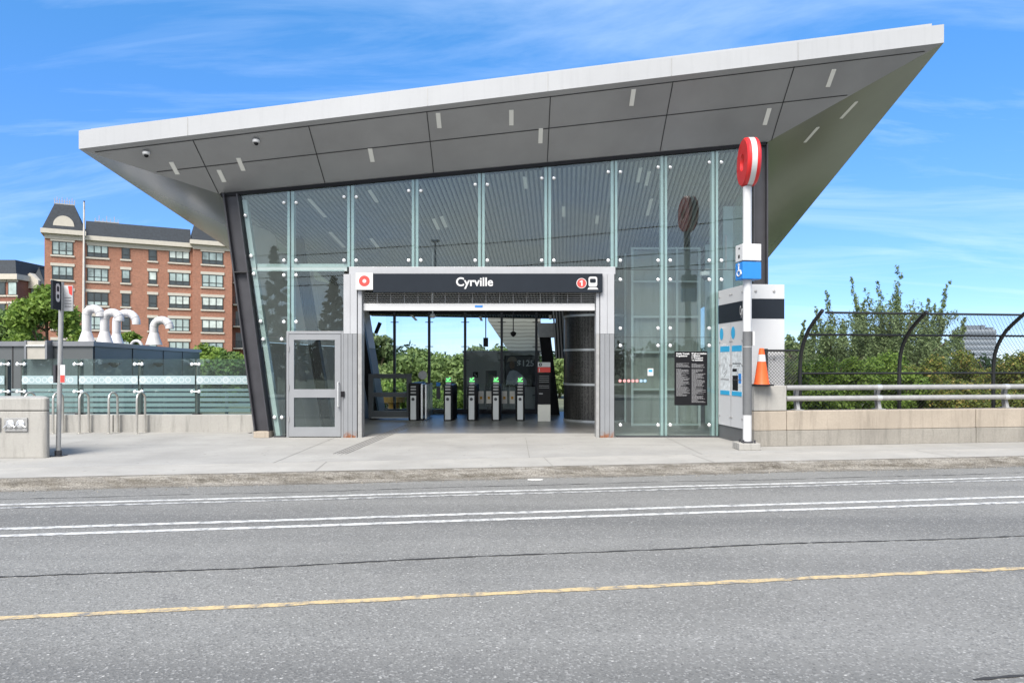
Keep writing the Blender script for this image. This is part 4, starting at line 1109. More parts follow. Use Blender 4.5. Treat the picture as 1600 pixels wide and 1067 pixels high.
eF = (P2 - P1).normalized(); nF = Vector((eF.y, -eF.x, 0)); nF = nF if nF.y < 0 else -nF; LFr = (P2 - P1).length
def on_left(t0, t1, z0, z1, off, nm, mat, par, th=.004):
    a = P0 + eL * t0 + nL * off; b = P0 + eL * t1 + nL * off
    mb = MB(); mb.slab([a + Vector((0, 0, z0)), b + Vector((0, 0, z0)), b + Vector((0, 0, z1)), a + Vector((0, 0, z1))], -nL * th); return mb.build(nm, mat, par)
def on_front(t0, t1, z0, z1, off, nm, mat, par, th=.004):
    a = P1 + eF * t0 + nF * off; b = P1 + eF * t1 + nF * off
    mb = MB(); mb.slab([a + Vector((0, 0, z0)), b + Vector((0, 0, z0)), b + Vector((0, 0, z1)), a + Vector((0, 0, z1))], -nF * th); return mb.build(nm, mat, par)
def tl(px):
    k = (px - CX) / FPX; return (k * P0.y - P0.x) / (eL.x - k * eL.y)
bl = on_left(.006, LL - .004, 2.50, 2.90, .005, "name_band", M['navy'], ip)
bf = on_front(.004, LFr - .006, 2.53, 2.93, .005, "name_band", M['navy'], ip)
RL = Matrix((eL, Vector((0, 0, 1)), nL)).transposed()
text("panel_name", "Cyrville", .26, P0 + eL * tl(1156.5) + nL * .007 + Vector((0, 0, 2.70)), M['white'], ip, rot=RL @ Matrix.Diagonal((.30, 1, 1)), align='LEFT', extrude=.001, bold=.004)
for (pa, pb) in ((1126, 1140.5), (1144, 1159.5)):
    t0, t1 = tl(pa), tl(pb)
    ms_ = on_left(t0, t1, .96, 2.0, .005, "map_sheet", M['pale_print'], ip)
    on_left(t0, t1, 1.88, 2.0, .009, "map_header", M['cyan'], ms_); on_left(t0, t1, .96, 1.05, .009, "map_footer", M['cyan'], ms_)
    tm = lerp(t0, t1, .5)
    on_left(t0 + .02, t1 - .02, 1.28, 1.30, .008, "map_rule", M['grey_print'], ms_)
    if pa > 1140:
        on_left(t0 + .03, lerp(t0, t1, .62), 1.07, 1.38, .008, "map_block", M['black'], ms_); on_left(lerp(t0, t1, .68), t1 - .03, 1.22, 1.42, .008, "map_block", M['blue'], ms_)
        on_left(t0 + .03, lerp(t0, t1, .5), 1.46, 1.52, .008, "map_block", M['black'], ms_); on_left(t0 + .03, t1 - .03, 1.62, 1.635, .008, "map_rule", M['black'], ms_)
    rngm = random.Random(pa)
    mb = MB()
    for k in range(9):
        a = P0 + eL * rngm.uniform(t0 + .03, t1 - .03) + nL * .0065 + Vector((0, 0, rngm.uniform(1.32, 1.86))); b = P0 + eL * rngm.uniform(t0 + .03, t1 - .03) + nL * .0065 + Vector((0, 0, rngm.uniform(1.32, 1.86)))
        w = Vector((0, 0, .008)); mb.add([a - w, b - w, b + w, a + w], [(0, 1, 2, 3)])
    mb.build("map_streets", M['grey_print'], ms_)
    mb = MB(); cc = P0 + eL * lerp(t0, t1, .12) + nL * .006 + Vector((0, 0, 2.27))
    mb.add([cc + eL * (.09 * math.cos(2 * math.pi * k / 24)) + Vector((0, 0, .13 * math.sin(2 * math.pi * k / 24))) for k in range(24)], [tuple(range(24))]); mb.build("round_symbol", M['cyan'], ip)
mb = MB(); a = P0 + eL * tl(1142) + nL * .004
mb.add([a + Vector((0, 0, .32)), a + eL * .012 + Vector((0, 0, .32)), a + eL * .012 + Vector((0, 0, 2.48)), a + Vector((0, 0, 2.48))], [(0, 1, 2, 3)]); mb.build("panel_joint", M['grey_print'], ip)
mb = MB()
for t, z in ((.2, 3.08), (.58, 3.08), (.58, 1.72)):
    p = P1 + eF * t + nF * .002 + Vector((0, 0, z)); mb.lathe([(.026, 0), (.026, .01), (.018, .018)], p, 12, Matrix((eF, Vector((0, 0, 1)), nF)).transposed())
for px in (1125, 1141, 1144, 1160):
    for z in (3.08, 2.1, .5, 1.6):
        p = P0 + eL * tl(px) + nL * .002 + Vector((0, 0, z)); mb.lathe([(.02, 0), (.02, .01), (.012, .016)], p, 10, Matrix((eL, Vector((0, 0, 1)), nL)).transposed())
mb.build("panel_bolts", M['galv'], ip)

MY = 12.93; MXX = PX(1167.5, MY)
mk = thing("station_marker", (MXX, MY, 0), "white marker pole topped by a red disc with a white rim stripe", "pole sign")
mb = MB(); mb.box(MXX - .2, MXX + .2, MY - .15, MY + .25, 0, .13); mb.build("footing", M['concrete'], mk, bevel=.01)
mb = MB(); mb.tube([(MXX, MY, .131), (MXX, MY, PZ(292, MY))], .08, 20); mb.build("pole", M['white'], mk, smooth=True)
mb = MB(); mb.tube([(MXX, MY, PZ(648, MY)), (MXX, MY, PZ(518, MY))], .083, 20); mb.build("dark_sleeve", pm("sleeve_grey", (.13, .135, .14), .5), mk, smooth=True)
mb = MB(); mb.tube([(MXX, MY, PZ(543, MY) ), (MXX, MY, PZ(541, MY))], .087, 20); mb.tube([(MXX, MY, PZ(297, MY)), (MXX, MY, PZ(285, MY))], .05, 12); mb.build("pole_clamp", M['galv'], mk)
mb = MB(); mb.lathe([(.115, .131), (.115, .15), (.09, .16)], (MXX, MY, 0), 16)
for a in range(4): mb.lathe([(.018, .13), (.018, .19)], (MXX + .15 * math.cos(a * math.pi / 2 + .78), MY + .15 * math.sin(a * math.pi / 2 + .78), 0), 8)
mb.build("base_flange", M['dark_steel'], mk)
Rx = Matrix.Rotation(math.radians(90), 3, 'Y') @ Matrix.Identity(3)
zc = PZ(254, MY)
RzD = Matrix.Rotation(math.radians(-5), 3, 'Z')
A_ = RzD @ Rx
R_ = .45; Th = .125
mb = MB()
mb.lathe([(.06, -Th + .05), (.13, -Th + .045), (.16, -Th), (R_ - .03, -Th), (R_, -Th + .03), (R_, -.047), (R_ , .047), (R_, Th - .03), (R_ - .03, Th), (.16, Th), (.13, Th - .045), (.06, Th - .05)], (MXX + .03, MY, zc), 48, A_)
dk = mb.build("red_disc", M['red'], mk, smooth=True)
mb = MB(); mb.lathe([(R_ - .01, -.049), (R_ + .003, -.048), (R_ + .003, .048), (R_ - .01, .049)], (MXX + .03, MY, zc), 48, A_); mb.build("white_rim_stripe", M['white'], dk, smooth=True)
Rot = Matrix.Rotation(math.radians(8), 4, 'Z'); TT = Matrix.Translation((MXX + .02, MY, 0))
bb = MB(TT @ Rot); bb.box(-.185, .185, -.15, .15, PZ(409, MY), PZ(383, MY)); wb = bb.build("white_box", M['white'], mk, bevel=.01)
bb = MB(TT @ Rot); bb.box(-.185, .185, -.15, .15, PZ(437.5, MY), PZ(411, MY)); blu = bb.build("blue_box", M['blue'], mk, bevel=.01)
RS = (Rot.to_3x3()) @ Matrix(((0, 0, -1), (-1, 0, 0), (0, 1, 0)))
text("wheelchair_mark", "6", .24, TT @ Rot @ Vector((-.187, 0, PZ(424, MY))), M['white'], blu, rot=RS, extrude=.001, bold=.004) if False else None
mb = MB(TT @ Rot); zz_ = PZ(424, MY)
ring_pts = [(-.189, .07 * math.cos(t), zz_ - .04 + .055 * math.sin(t)) for t in [math.radians(a) for a in range(100, 440, 20)]]
mb.tube(ring_pts, .012, 6); mb.tube([(-.189, .0, zz_ + .10), (-.189, .0, zz_ + .0), (-.189, -.07, zz_ - .0), (-.189, -.1, zz_ - .07)], .014, 6); mb.lathe([(.022, -.012), (.022, .012)], (-.189, 0, zz_ + .115), 10, Rx); mb.build("wheelchair_symbol", M['white'], blu)
mb = MB(TT @ Rot); mb.box(-.189, -.186, -.03, .03, PZ(404, MY), PZ(399, MY)); mb.box(-.189, -.186, -.04, .02, PZ(390, MY), PZ(388, MY)); mb.build("box_mark", M['black'], wb)
mb = MB(); mb.box(MXX + .082, MXX + .12, MY - .07, MY + .07, PZ(540, MY), PZ(518, MY)); mb.build("side_tag", M['panel_white'], mk)

# ------------------------------------------------------------------ right parapet, guard rail, fences, cone
WT = 12.53
cp_ = thing("concrete_parapet", RT(s_at(1230, WT), WT, 0), "stained tan concrete parapet wall along the pavement right of the station", "wall")
def rt_box(mb, s0, s1, t0, t1, z0, z1): mb.hexa([RT(s0, t0, z0), RT(s1, t0, z0), RT(s1, t1, z0), RT(s0, t1, z0), RT(s0, t0, z1), RT(s1, t0, z1), RT(s1, t1, z1), RT(s0, t1, z1)])
sA, sB, sC, sD, sE = s_at(1178, WT), s_at(1230, WT), s_at(1524.5, WT), s_at(1526, WT), s_at(1526, WT) + 9
for s0, s1 in ((sA, sB - .012), (sB, sC), (sC + .018, sC + 5), (sC + 5.02, sC + 14)):
    mb = MB(); rt_box(mb, s0, s1, WT, WT + (.30 if s0 == sA else .38), .31, .69); w_ = mb.build("wall_segment", M['concrete_tan'], cp_, bevel=.012)
    mb = MB(); rt_box(mb, s0, s1, WT - .006, WT + (.30 if s0 == sA else .38), 0, .305); mb.build("wall_foot", M['concrete_low'], w_, bevel=.008)
mb = MB(); rt_box(mb, sA, sB - .012, WT, WT + .30, .70, 1.19); mb.build("end_block", M['concrete'], cp_, bevel=.012)
gr = thing("guard_rail", RT(s_at(1240, WT + .1), WT + .15, .69), "two pale steel pipe rails mounted on the concrete parapet", "guard rail")
s1e = sB + 22
for z in (1.145, .93):
    mb = MB(); mb.tube([RT(sB + .04, WT + .12, z), RT(s1e, WT + .12, z)], .052, 14); mb.build("rail", M['galv'], gr, smooth=True)
for px in (1246, 1373, 1572, 1750, 1950):
    s = s_at(px, WT + .18); mb = MB()
    prof = [(WT + .24, .69), (WT + .28, .95), (WT + .26, 1.12), (WT + .17, 1.17), (WT + .17, 1.1), (WT + .20, .95), (WT + .13, .69)]
    a = [RT(s - .035, t, z) for t, z in prof]; mb.slab(a, RD * .07)
    rt_box(mb, s - .09, s + .09, WT + .09, WT + .29, .692, .71); mb.build("rail_post", M['galv'], gr)
for px in (1373, 1572):
    for z in (1.145, .93): s = s_at(px, WT + .12); mb = MB(); mb.tube([RT(s - .05, WT + .12, z), RT(s + .05, WT + .12, z)], .058, 14); mb.build("rail_sleeve", M['alu'], gr)

FT = WT + .52
cf = thing("chainlink_fence", RT(s_at(1250, FT), FT, .4), "black chain link fence with posts curved in towards the road", "fence")
prof = [(0, .3), (0, 1.55), (-.03, 1.8), (-.12, 2.05), (-.30, 2.30), (-.52, 2.48), (-.78, 2.66)]
def fpt(s, w):      # w: 0..1 along the profile
    seg = [((prof[i + 1][0] - prof[i][0]) ** 2 + (prof[i + 1][1] - prof[i][1]) ** 2) ** .5 for i in range(len(prof) - 1)]
    tot = sum(seg); d_ = w * tot
    for i, L_ in enumerate(seg):
        if d_ <= L_ or i == len(seg) - 1:
            f = min(1, d_ / L_); return RT(s, FT + lerp(prof[i][0], prof[i + 1][0], f), lerp(prof[i][1], prof[i + 1][1], f))
        d_ -= L_
fps = [s_at(1250, FT), s_at(1405, FT), s_at(1552, FT)]
fps.append(2 * fps[2] - fps[1] + .2); fps.append(fps[3] + 1.9); fps.append(fps[4] + 1.9)
for s in fps:
    mb = MB(); mb.tube([fpt(s, k / 14) for k in range(15)], .038, 10); mb.build("post", M['fence_black'], cf, smooth=True)
for w, s0 in ((.975, fps[0] + .1), (.735, fps[0]), (.42, fps[0]), (.13, fps[0])):
    mb = MB(); mb.tube([fpt(s0, w), fpt(fps[-1], w)], .022, 8); mb.build("rail", M['fence_black'], cf, smooth=True)
mb = MB(); NW = 12; step = .085; H = 2.55
def wire(mb, fn, w0, w1, r=.003):
    pts = [fn(*(lerp(w0[0], w1[0], k / NW), lerp(w0[1], w1[1], k / NW))) for k in range(NW + 1)]
    mb.tube(pts, r, 3, cap=False)
Lf = fps[-1] - fps[0]
n_w = int((Lf + H) / step)
for k in range(n_w):
    s0 = fps[0] - H + k * step
    for dirn in (1, -1):
        a = [s0, .12]; b = [s0 + H, .98]
        if dirn < 0: a[1], b[1] = .98, .12
        for lim in (0, 1):
            pass
        sa, sb = max(a[0], fps[0]), min(b[0], fps[-1])
        if sb - sa < .03: continue
        fa, fb = (sa - s0) / H, (sb - s0) / H
        wire(mb, fpt, (sa, lerp(a[1], b[1], fa)), (sb, lerp(a[1], b[1], fb)))
mb.build("wire_mesh", M['fence_black'], cf)
# short fence panel beside the information panel
sf_ = thing("chainlink_fence", RT(s_at(1197, WT + .21), WT + .21, 1.19), "short black chain link panel standing on the concrete block behind the cone", "fence")
FT2 = WT + .21; s0_, s1_ = s_at(1197, FT2), s_at(1246, FT2)
mb = MB(); mb.tube([RT(s0_, FT2, 1.19), RT(s0_, FT2, 1.92)], .034, 10); mb.build("post", M['fence_black'], sf_, smooth=True)
mb = MB(); mb.tube([RT(s0_, FT2, 1.885), RT(s1_ + .03, FT2, 1.885)], .022, 8); mb.build("rail", M['fence_black'], sf_, smooth=True)
mb = MB(); h_ = .68; st_ = .068
for k in range(int((s1_ - s0_ + h_) / st_)):
    a0 = s0_ - h_ + k * st_
    for dirn in (1, -1):
        sa, sb = max(a0, s0_), min(a0 + h_, s1_)
        if sb - sa < .02: continue
        za, zb = (sa - a0), (sb - a0)
        if dirn < 0: za, zb = h_ - za, h_ - zb
        mb.tube([RT(sa, FT2, 1.2 + za), RT(sb, FT2, 1.2 + zb)], .004, 4, cap=False)
mb.build("wire_mesh", M['fence_black'], sf_)
# traffic cone
cY = 13.36; cX = PX(1190, cY)
tcn = thing("traffic_cone", (cX, cY, 1.19), "orange traffic cone with a white collar on the concrete block", "traffic cone")
mb = MB(); mb.box(cX - .18, cX + .18, cY - .18, cY + .18, 1.192, 1.222); mb.build("cone_base", M['black'], tcn, bevel=.01)
mb = MB(); mb.lathe([(.155, 1.223), (.14, 1.26), (.075, 1.70), (.062, 1.80), (.045, 1.92), (.03, 1.925)], (cX, cY, 0), 24); cn = mb.build("cone_body", M['orange'], tcn, smooth=True)
mb = MB(); mb.lathe([(.0835, 1.665), (.066, 1.80)], (cX, cY, 0), 24); mb.build("white_collar", M['white'], cn, smooth=True)

# ------------------------------------------------------------------ left: glass balustrade, racks, barrier, bus stop
BYL = 16.26
lw = thing("low_concrete_wall", (-9.5, BYL + .15, 0), "low concrete wall under the glass balustrade left of the station", "wall")
for x0, x1 in ((-17, -13.02), (-13, -9.51), (-9.49, -6.15)):
    mb = MB(); mb.box(x0, x1, BYL, BYL + .3, -.3, .41); mb.build("wall_segment", M['concrete'], lw, bevel=.012)
gb = thing("glass_balustrade", (-9.5, BYL + .15, .41), "glass balustrade with dark posts and a dotted frosted band on the low wall", "balustrade")
gpx = [-75, 10, 35, 124, 218, 307, 400]
gxs = [PX(p, BYL + .15) for p in gpx]
for i, x in enumerate(gxs[:-1]):
    mb = MB(); mb.box(x - .035, x + .035, BYL + .14, BYL + .26, .412, 1.72); po_ = mb.build("post", pm("post_olive", (.055, .065, .06), .5) if i == 0 else bpy.data.materials["post_olive"], gb)
    for z in (PZ(569, BYL), PZ(612, BYL)):
        mb = MB()
        for sg_ in (-1, 1): mb.lathe([(.04, 0), (.04, .03), (.025, .04)], (x + sg_ * .085, BYL + .115, z), 12, Matrix.Rotation(math.radians(90), 3, 'X'))
        mb.tube([(x - .085, BYL + .125, z), (x + .085, BYL + .125, z)], .02, 8)
        mb.build("spider_clamp", M['chrome'], po_)
    mb = MB(); mb.box(x - .08, x + .08, BYL + .1, BYL + .28, .411, .428); mb.build("post_plate", M['dark_steel'], po_)
fz0, fz1 = PZ(600.5, BYL), PZ(587, BYL)
pairs = [(gxs[0], gxs[1]), (gxs[2] - .0, gxs[3]), (gxs[3], gxs[4]), (gxs[4], gxs[5]), (gxs[5], -6.12)]
for x0, x1 in pairs:
    mb = MB(); mb.box(x0 + .02, x1 - .02, BYL + .118, BYL + .130, .46, 1.74); gp_ = mb.build("glass_pane", M['glass_rail'], gb)
    mb = MB(); mb.box(x0 + .02, x1 - .02, BYL + .108, BYL + .112, fz0, fz1); mb.build("frosted_band", M['frost'], gp_)
    mb = MB(); zc = (fz0 + fz1) / 2; x = x0 + .1; k = 0
    while x < x1 - .06:
        if k % 4 == 0: annulus(mb, (x, zc), .035, .085, BYL + .106, n=20); disc(mb, (x, zc), .02, BYL + .1055, 12)
        else: annulus(mb, (x, zc), .045, .07, BYL + .106, n=16)
        x += .155; k += 1
    mb.build("band_dots", M['frost_dot'], gp_)
# pale slatted guard behind
sg2 = thing("slatted_guard", (-10, 17.6, -.3), "pale aqua horizontal slat guard behind the glass balustrade", "guard")
mb = MB()
for k in range(6):
    z = .12 + k * .135; mb.box(-15.5, -6.75, 17.6, 17.66, z, z + .085)
mb.build("slats", M['pale_slat'], sg2)
for x in (-15.2, -13, -11, -9, -7.4):
    mb = MB(); mb.box(x - .03, x + .03, 17.67, 17.75, -.34, .9); mb.build("post", M['galv'], sg2)
mb = MB(); mb.box(-15.5, -6.75, 17.59, 17.68, .925, .985); mb.build("top_rail", M['pale_slat'], sg2)

# bike racks
def rack(px, lab):
    Y = EYE * FPX / (677.5 - HZ); X = PX(px, Y)
    t = thing("bike_rack", (X, Y, 0), lab, "bike rack", "bike racks along the low wall")
    a = Vector((X, Y, 0)); b = Vector((X + .03, Y + .30, 0)); h_ = .80; c_ = (a + b) / 2; rad = (b - a).length / 2; e = (b - a).normalized()
    pts = [a + Vector((0, 0, .0)), a + Vector((0, 0, .4)), a + Vector((0, 0, h_))]
    for k in range(1, 10):
        th = math.pi * k / 10; pts.append(c_ - e * rad * math.cos(th) + Vector((0, 0, h_ + rad * math.sin(th))))
    pts += [b + Vector((0, 0, h_)), b + Vector((0, 0, .4)), b]
    mb = MB(); mb.tube(pts, .026, 10); mb.build("hoop", M['steel_rack'], t, smooth=True)
    for p in (a, b): mb = MB(); mb.lathe([(.07, 0.001), (.07, .012), (.03, .02)], p, 14); mb.build("foot_plate", M['steel_rack'], t)
for px, lab in ((39, "bike rack hoop partly hidden behind the concrete barrier, leftmost of the racks"), (83, "bike rack hoop directly behind the bus stop pole"), (124, "bike rack hoop just right of the bus stop pole"), (170, "bike rack hoop fourth from the left, between two other hoops"), (214, "bike rack hoop farthest right, nearest the station column")):
    rack(px, lab)

# concrete barrier
cbz = thing("concrete_barrier", (-9.5, 12, 0), "thick grey concrete block with a metal plaque at the left edge", "barrier")
Yb = 11.8; xr = PX(82, Yb)
def rprism(x0, x1, y0, y1, z0, z1, r, n=8):
    pts = [(x0, y0)]
    for k in range(n + 1):
        a = math.radians(-90 + 90 * k / n); pts.append((x1 - r + r * math.cos(a), y0 + r + r * math.sin(a)))
    for k in range(n + 1):
        a = math.radians(90 * k / n); pts.append((x1 - r + r * math.cos(a), y1 - r + r * math.sin(a)))
    pts.append((x0, y1)); pts = [(x - .80 * (y - y0), y) if x > x0 else (x, y) for x, y in pts]; mb = MB(); mb.slab([(x, y, z0) for x, y in pts], (0, 0, z1 - z0)); return mb
rprism(-11.5, xr, Yb - .05, Yb + .75, 0, .80, .14).build("barrier_body", M['concrete'], cbz, bevel=.01)
rprism(-11.5, xr, Yb - .05, Yb + .75, .812, 1.03, .14).build("barrier_cap", M['concrete'], cbz, bevel=.02)
rprism(-11.5, xr - .02, Yb - .03, Yb + .73, .79, .82, .13).build("shadow_gap", M['joint'], cbz)
for xa, xb_ in ((PX(11, Yb), PX(47, Yb)), (PX(-30, Yb), PX(5, Yb))):
    mb = MB(); mb.box(xa, xb_, Yb - .075, Yb - .052, PZ(673, Yb), PZ(652, Yb)); pq = mb.build("plaque", M['galv'], cbz, bevel=.004)
    for k in range(2):
        xm = lerp(xa, xb_, .28 + .44 * k); zm = PZ(662, Yb)
        mb = MB(); mb.lathe([(.075, 0), (.075, .012), (.05, .03), (.02, .03)], (xm, Yb - .076, zm), 16, Matrix.Rotation(math.radians(90), 3, 'X')); mb.tube([(xm - .1, Yb - .1, zm - .06), (xm, Yb - .1, zm + .02), (xm + .1, Yb - .1, zm - .05)], .012, 6); mb.build("plaque_relief", M['alu'], pq)

# bus stop pole
bY = 12.0; bX = PX(91, bY)
bs = thing("bus_stop_pole", (bX, bY, 0), "thin grey bus stop pole with dark and white flag signs beside the concrete barrier", "bus stop sign")
mb = MB(); mb.tube([(bX, bY, 0.012), (bX + .06, bY, PZ(441, bY))], .038, 14); mb.build("pole", M['galv'], bs, smooth=True)
mb = MB(); mb.box(bX - .1, bX + .1, bY - .1, bY + .1, 0, .014); mb.lathe([(.055, .0), (.055, .1)], (bX, bY, 0), 12); mb.build("base_plate", M['dark_steel'], bs)
MS = Matrix.Translation((bX + .055, bY, 0)) @ Matrix.Rotation(math.radians(10), 4, 'Z')
mb = MB(MS); mb.box(-.018, .018, -.34, -.045, PZ(485, bY), PZ(441, bY)); pn = mb.build("dark_flag", M['navy'], bs)
RMS = MS.to_3x3() @ Matrix(((0, 0, -1), (-1, 0, 0), (0, 1, 0)))
mb = MB(MS); yc = -.17; zc = PZ(458, bY)
pts = [(.020, yc + x, z) for x, z in rrect(-.075, .075, zc - .17, zc + .15, .06)]
mb.add(pts, [tuple(range(24))]); sy = mb.build("bus_symbol", M['white'], pn)
mb = MB(MS)
for z0, z1 in ((zc + .01, zc + .1), (zc - .11, zc - .04)): mb.add([(.022, yc + x, z) for x, z in rrect(-.04, .04, z0, z1, .02)], [tuple(range(24))])
mb.build("symbol_window", M['navy'], sy)
mb = MB(); mb.box(bX + .1, bX + .26, bY - .012, bY + .012, PZ(486, bY), PZ(446, bY)); wf = mb.build("white_flag", M['panel_white'], bs)
mb = MB(); f_ = lambda px, py: (PX(px, bY), bY - .015, PZ(py, bY)); mb.add([f_(107, 447), f_(113.6, 447), f_(113.6, 462), f_(109, 459)], [(0, 1, 2, 3)]); mb.build("red_corner", M['red_flat'], wf)
mb = MB()
for k in range(4): z = PZ(466 + 4.5 * k, bY); mb.box(bX + .12, bX + .24, bY - .0165, bY - .013, z, z + .014)
mb.build("flag_print", M['grey_print'], wf)
mb = MB(); mb.box(bX + .075, bX + .155, bY - .06, bY - .045, PZ(598, bY), PZ(570, bY)); st2 = mb.build("small_tag", M['white'], bs)
mb = MB(); mb.box(bX + .08, bX + .15, bY - .065, bY - .061, PZ(597, bY), PZ(586, bY)); mb.build("tag_red", M['red_flat'], st2)
mb = MB(); mb.box(bX - .05, bX - .01, bY - .06, bY + .06, PZ(598, bY), PZ(570, bY)); mb.build("back_tag", M['dark_steel'], bs)

# mechanical building with vents
mbd = thing("mechanical_building", (-15, 25, -.34), "low dark grey clad plant building behind the glass balustrade", "building")
A0, B0, C0, D0 = Vector((-22, 20, 0)), Vector((PX(145, 20), 20, 0)), Vector((PX(312, 31), 31, 0)), Vector((-24, 31, 0))
ZM = PZ(541, 20)
mb = MB(); mb.slab([p + Vector((0, 0, -.34)) for p in (A0, B0, C0, D0)], (0, 0, ZM + .34)); mb.build("cladding_wall", M['mech'], mbd)
o_ = .06
mb = MB(); mb.slab([A0 + Vector((-o_, -o_, ZM + .003)), B0 + Vector((o_, -o_, ZM + .003)), C0 + Vector((o_, o_, ZM + .003)), D0 + Vector((-o_, o_, ZM + .003))], (0, 0, .14)); mb.build("coping", M['mech_cap'], mbd)
mb = MB()
for px in (20, 82): x = PX(px, 20); mb.box(x - .012, x + .012, 19.985, 19.999, -.3, ZM)
eB = (C0 - B0).normalized(); nB = Vector((eB.y, -eB.x, 0))
for px in (147, 207, 255, 285):
    k = (px - CX) / FPX; t = (k * B0.y - B0.x) / (eB.x - k * eB.y); p = B0 + eB * t
    mb.slab([p - eB * .015 + nB * .004 + Vector((0, 0, -.3)), p + eB * .015 + nB * .004 + Vector((0, 0, -.3)), p + eB * .015 + nB * .004 + Vector((0, 0, ZM)), p - eB * .015 + nB * .004 + Vector((0, 0, ZM))], nB * .012)
mb.build("panel_joint", M['joint'], mbd)
for px in (171, 242, 298):
    k = (px - CX) / FPX; t = (k * B0.y - B0.x) / (eB.x - k * eB.y); p = B0 + eB * t + nB * .02; z = PZ(569, p.y)
    mb = MB(); mb.lathe([(.16, 0.05), (.17, .02), (.06, -.10)], p + nB * .12 + Vector((0, 0, z)), 12); mb.tube([p + Vector((0, 0, z)), p + nB * .12 + Vector((0, 0, z))], .04, 6); mb.build("wall_lamp", M['black'], mbd)
lb_ = thing("louvre_box", (PX(59, 19.8), 19.8, PZ(562, 19.8)), "beige louvred metal box fixed on the dark plant building wall", "vent box")
x0, x1, z0, z1 = PX(44, 19.8), PX(73, 19.8), PZ(561, 19.8), PZ(533, 19.8)
mb = MB(); mb.box(x0, x1, 19.75, 19.985, z0, z1); bx = mb.build("box_body", M['louvre'], lb_)
mb = MB(); mb.box(x0, x1, 19.7, 19.749, PZ(541, 19.8), PZ(539, 19.8)); mb.build("hood_lip", M['white'], bx)
mb = MB(); mb.box(x0 - .06, x0 - .003, 19.72, 19.985, z0, z1 + .02); mb.box(x1 + .003, x1 + .06, 19.72, 19.985, z0, z1 + .02); mb.build("side_arm", M['mech_cap'], bx)
def gooseneck(px, Y, ptop, pxend, pend, lab, r=.135):
    X = PX(px, Y); Xe = PX(pxend, Y); zt_ = PZ(ptop, Y) - r; zb = ZM + .14; ze = PZ(pend, Y); R = (Xe - X) / 2
    t = thing("vent_pipe", (X, Y, zb), lab, "vent pipe", "white gooseneck vents on the plant roof")
    pts = [(X, Y, zb + .2), (X, Y, zt_ - R)]
    for k in range(1, 12):
        a = math.pi * k / 12; pts.append((X + R - R * math.cos(a), Y, zt_ - R + R * math.sin(a)))
    pts += [(Xe, Y, zt_ - R), (Xe, Y, min(ze, zt_ - R - .03))]
    mb = MB(); mb.tube(pts, r, 18); mb.build("pipe", M['pipe'], t, smooth=True)
    mb = MB()
    for k in (2, 5, 8, 11): p = Vector(pts[k]); q_ = (Vector(pts[k + 1]) - Vector(pts[k - 1])).normalized(); mb.tube([p - q_ * .012, p + q_ * .012], r + .008, 18)
    mb.build("seam_band", M['pipe'], t)
    mb = MB(); mb.lathe([(r * 2.0, 0), (r * 1.9, .04), (r * 1.02, .42)], (X, Y, zb), 18); mb.build("cone_flashing", M['pipe'], t, smooth=True)
gooseneck(135.5, 22.5, 476, 157, 494, "white gooseneck vent standing farthest left on the plant roof")
gooseneck(163.5, 22.6, 482, 187, 497, "white gooseneck vent second from left, crossing in front of its neighbour")
gooseneck(182, 24.5, 483, 213, 507, "white gooseneck vent with the widest bend, third from the left")
gooseneck(240.5, 23.5, 494, 265, 511, "shorter white gooseneck vent standing apart on the right")
vp = thing("low_vent", (PX(213, 24), 24, ZM + .14), "low white arched vent between the gooseneck pipes", "vent")
mb = MB(); xx = PX(213, 24); mb.tube([(xx + .19 * math.cos(math.pi * k / 10), 24, ZM + .10 + .2 * math.sin(math.pi * k / 10)) for k in range(11)], .05, 8); mb.build("arch", M['pipe'], vp, smooth=True)
# pale mast
mb = MB(); Ym = 46.0; xm = PX(130.5, Ym); mb.tube([(PX(127, Ym), Ym, -.34), (xm, Ym, 5), (PX(131.5, Ym), Ym, PZ(316, Ym))], [.09, .08, .05], 12)
mast = thing("lamp_mast", (PX(127, Ym), Ym, -.34), "slender pale mast standing in front of the brick apartment block", "mast")
mb.build("pole", pm("mast_paint", (.55, .52, .47), .6), mast, smooth=True)
mb = MB(); mb.tube([(PX(131.5, Ym), Ym, PZ(328, Ym)), (PX(131.5, Ym), Ym, PZ(314, Ym))], .05, 10); mb.build("mast_head", M['dark_steel'], mast)

# ------------------------------------------------------------------ brick apartment block
bb_ = thing("apartment_building", (-46, 84, -.34), "large red brick apartment block with pale lintels and dark mansard roofs", "apartment building")
BA = Vector((-54.7, 80.0, 0)); eA = Vector((.884, .467, 0)).normalized(); nA = Vector((eA.y, -eA.x, 0))
def ua(px):
    k = (px - CX) / FPX; return (k * BA.y - BA.x) / (eA.x - k * eA.y)
def AP(u, z, o=0.0): return BA + eA * u + nA * o + Vector((0, 0, z))
def abox(mb, u0, u1, z0, z1, o0, o1):
    mb.hexa([AP(u0, z0, o1), AP(u1, z0, o1), AP(u1, z0, o0), AP(u0, z0, o0), AP(u0, z1, o1), AP(u1, z1, o1), AP(u1, z1, o0), AP(u0, z1, o0)])
U0, U1, U2, U3 = 0, ua(130), ua(301), ua(362)
for u0, u1, zt_, o1 in ((U0, U1, 16.9, .5), (U1 + .003, U2 - .003, 16.5, 0), (U2, U3, 16.9, .5)):
    mb = MB(); abox(mb, u0, u1, -.34, zt_, -11, o1); mb.build("wall", M['brick'], bb_)
    mb = MB(); abox(mb, u0 - .35, u1 + .35 if o1 else u1 - .01, zt_ + .01, zt_ + .55, -11, o1 + .55); abox(mb, u0 - .0 + (0 if o1 else .36), u1 + (0 if o1 else -.36), zt_ - .55, zt_ - .003, o1 + .003, o1 + .14); mb.build("cornice", M['stone'], bb_)
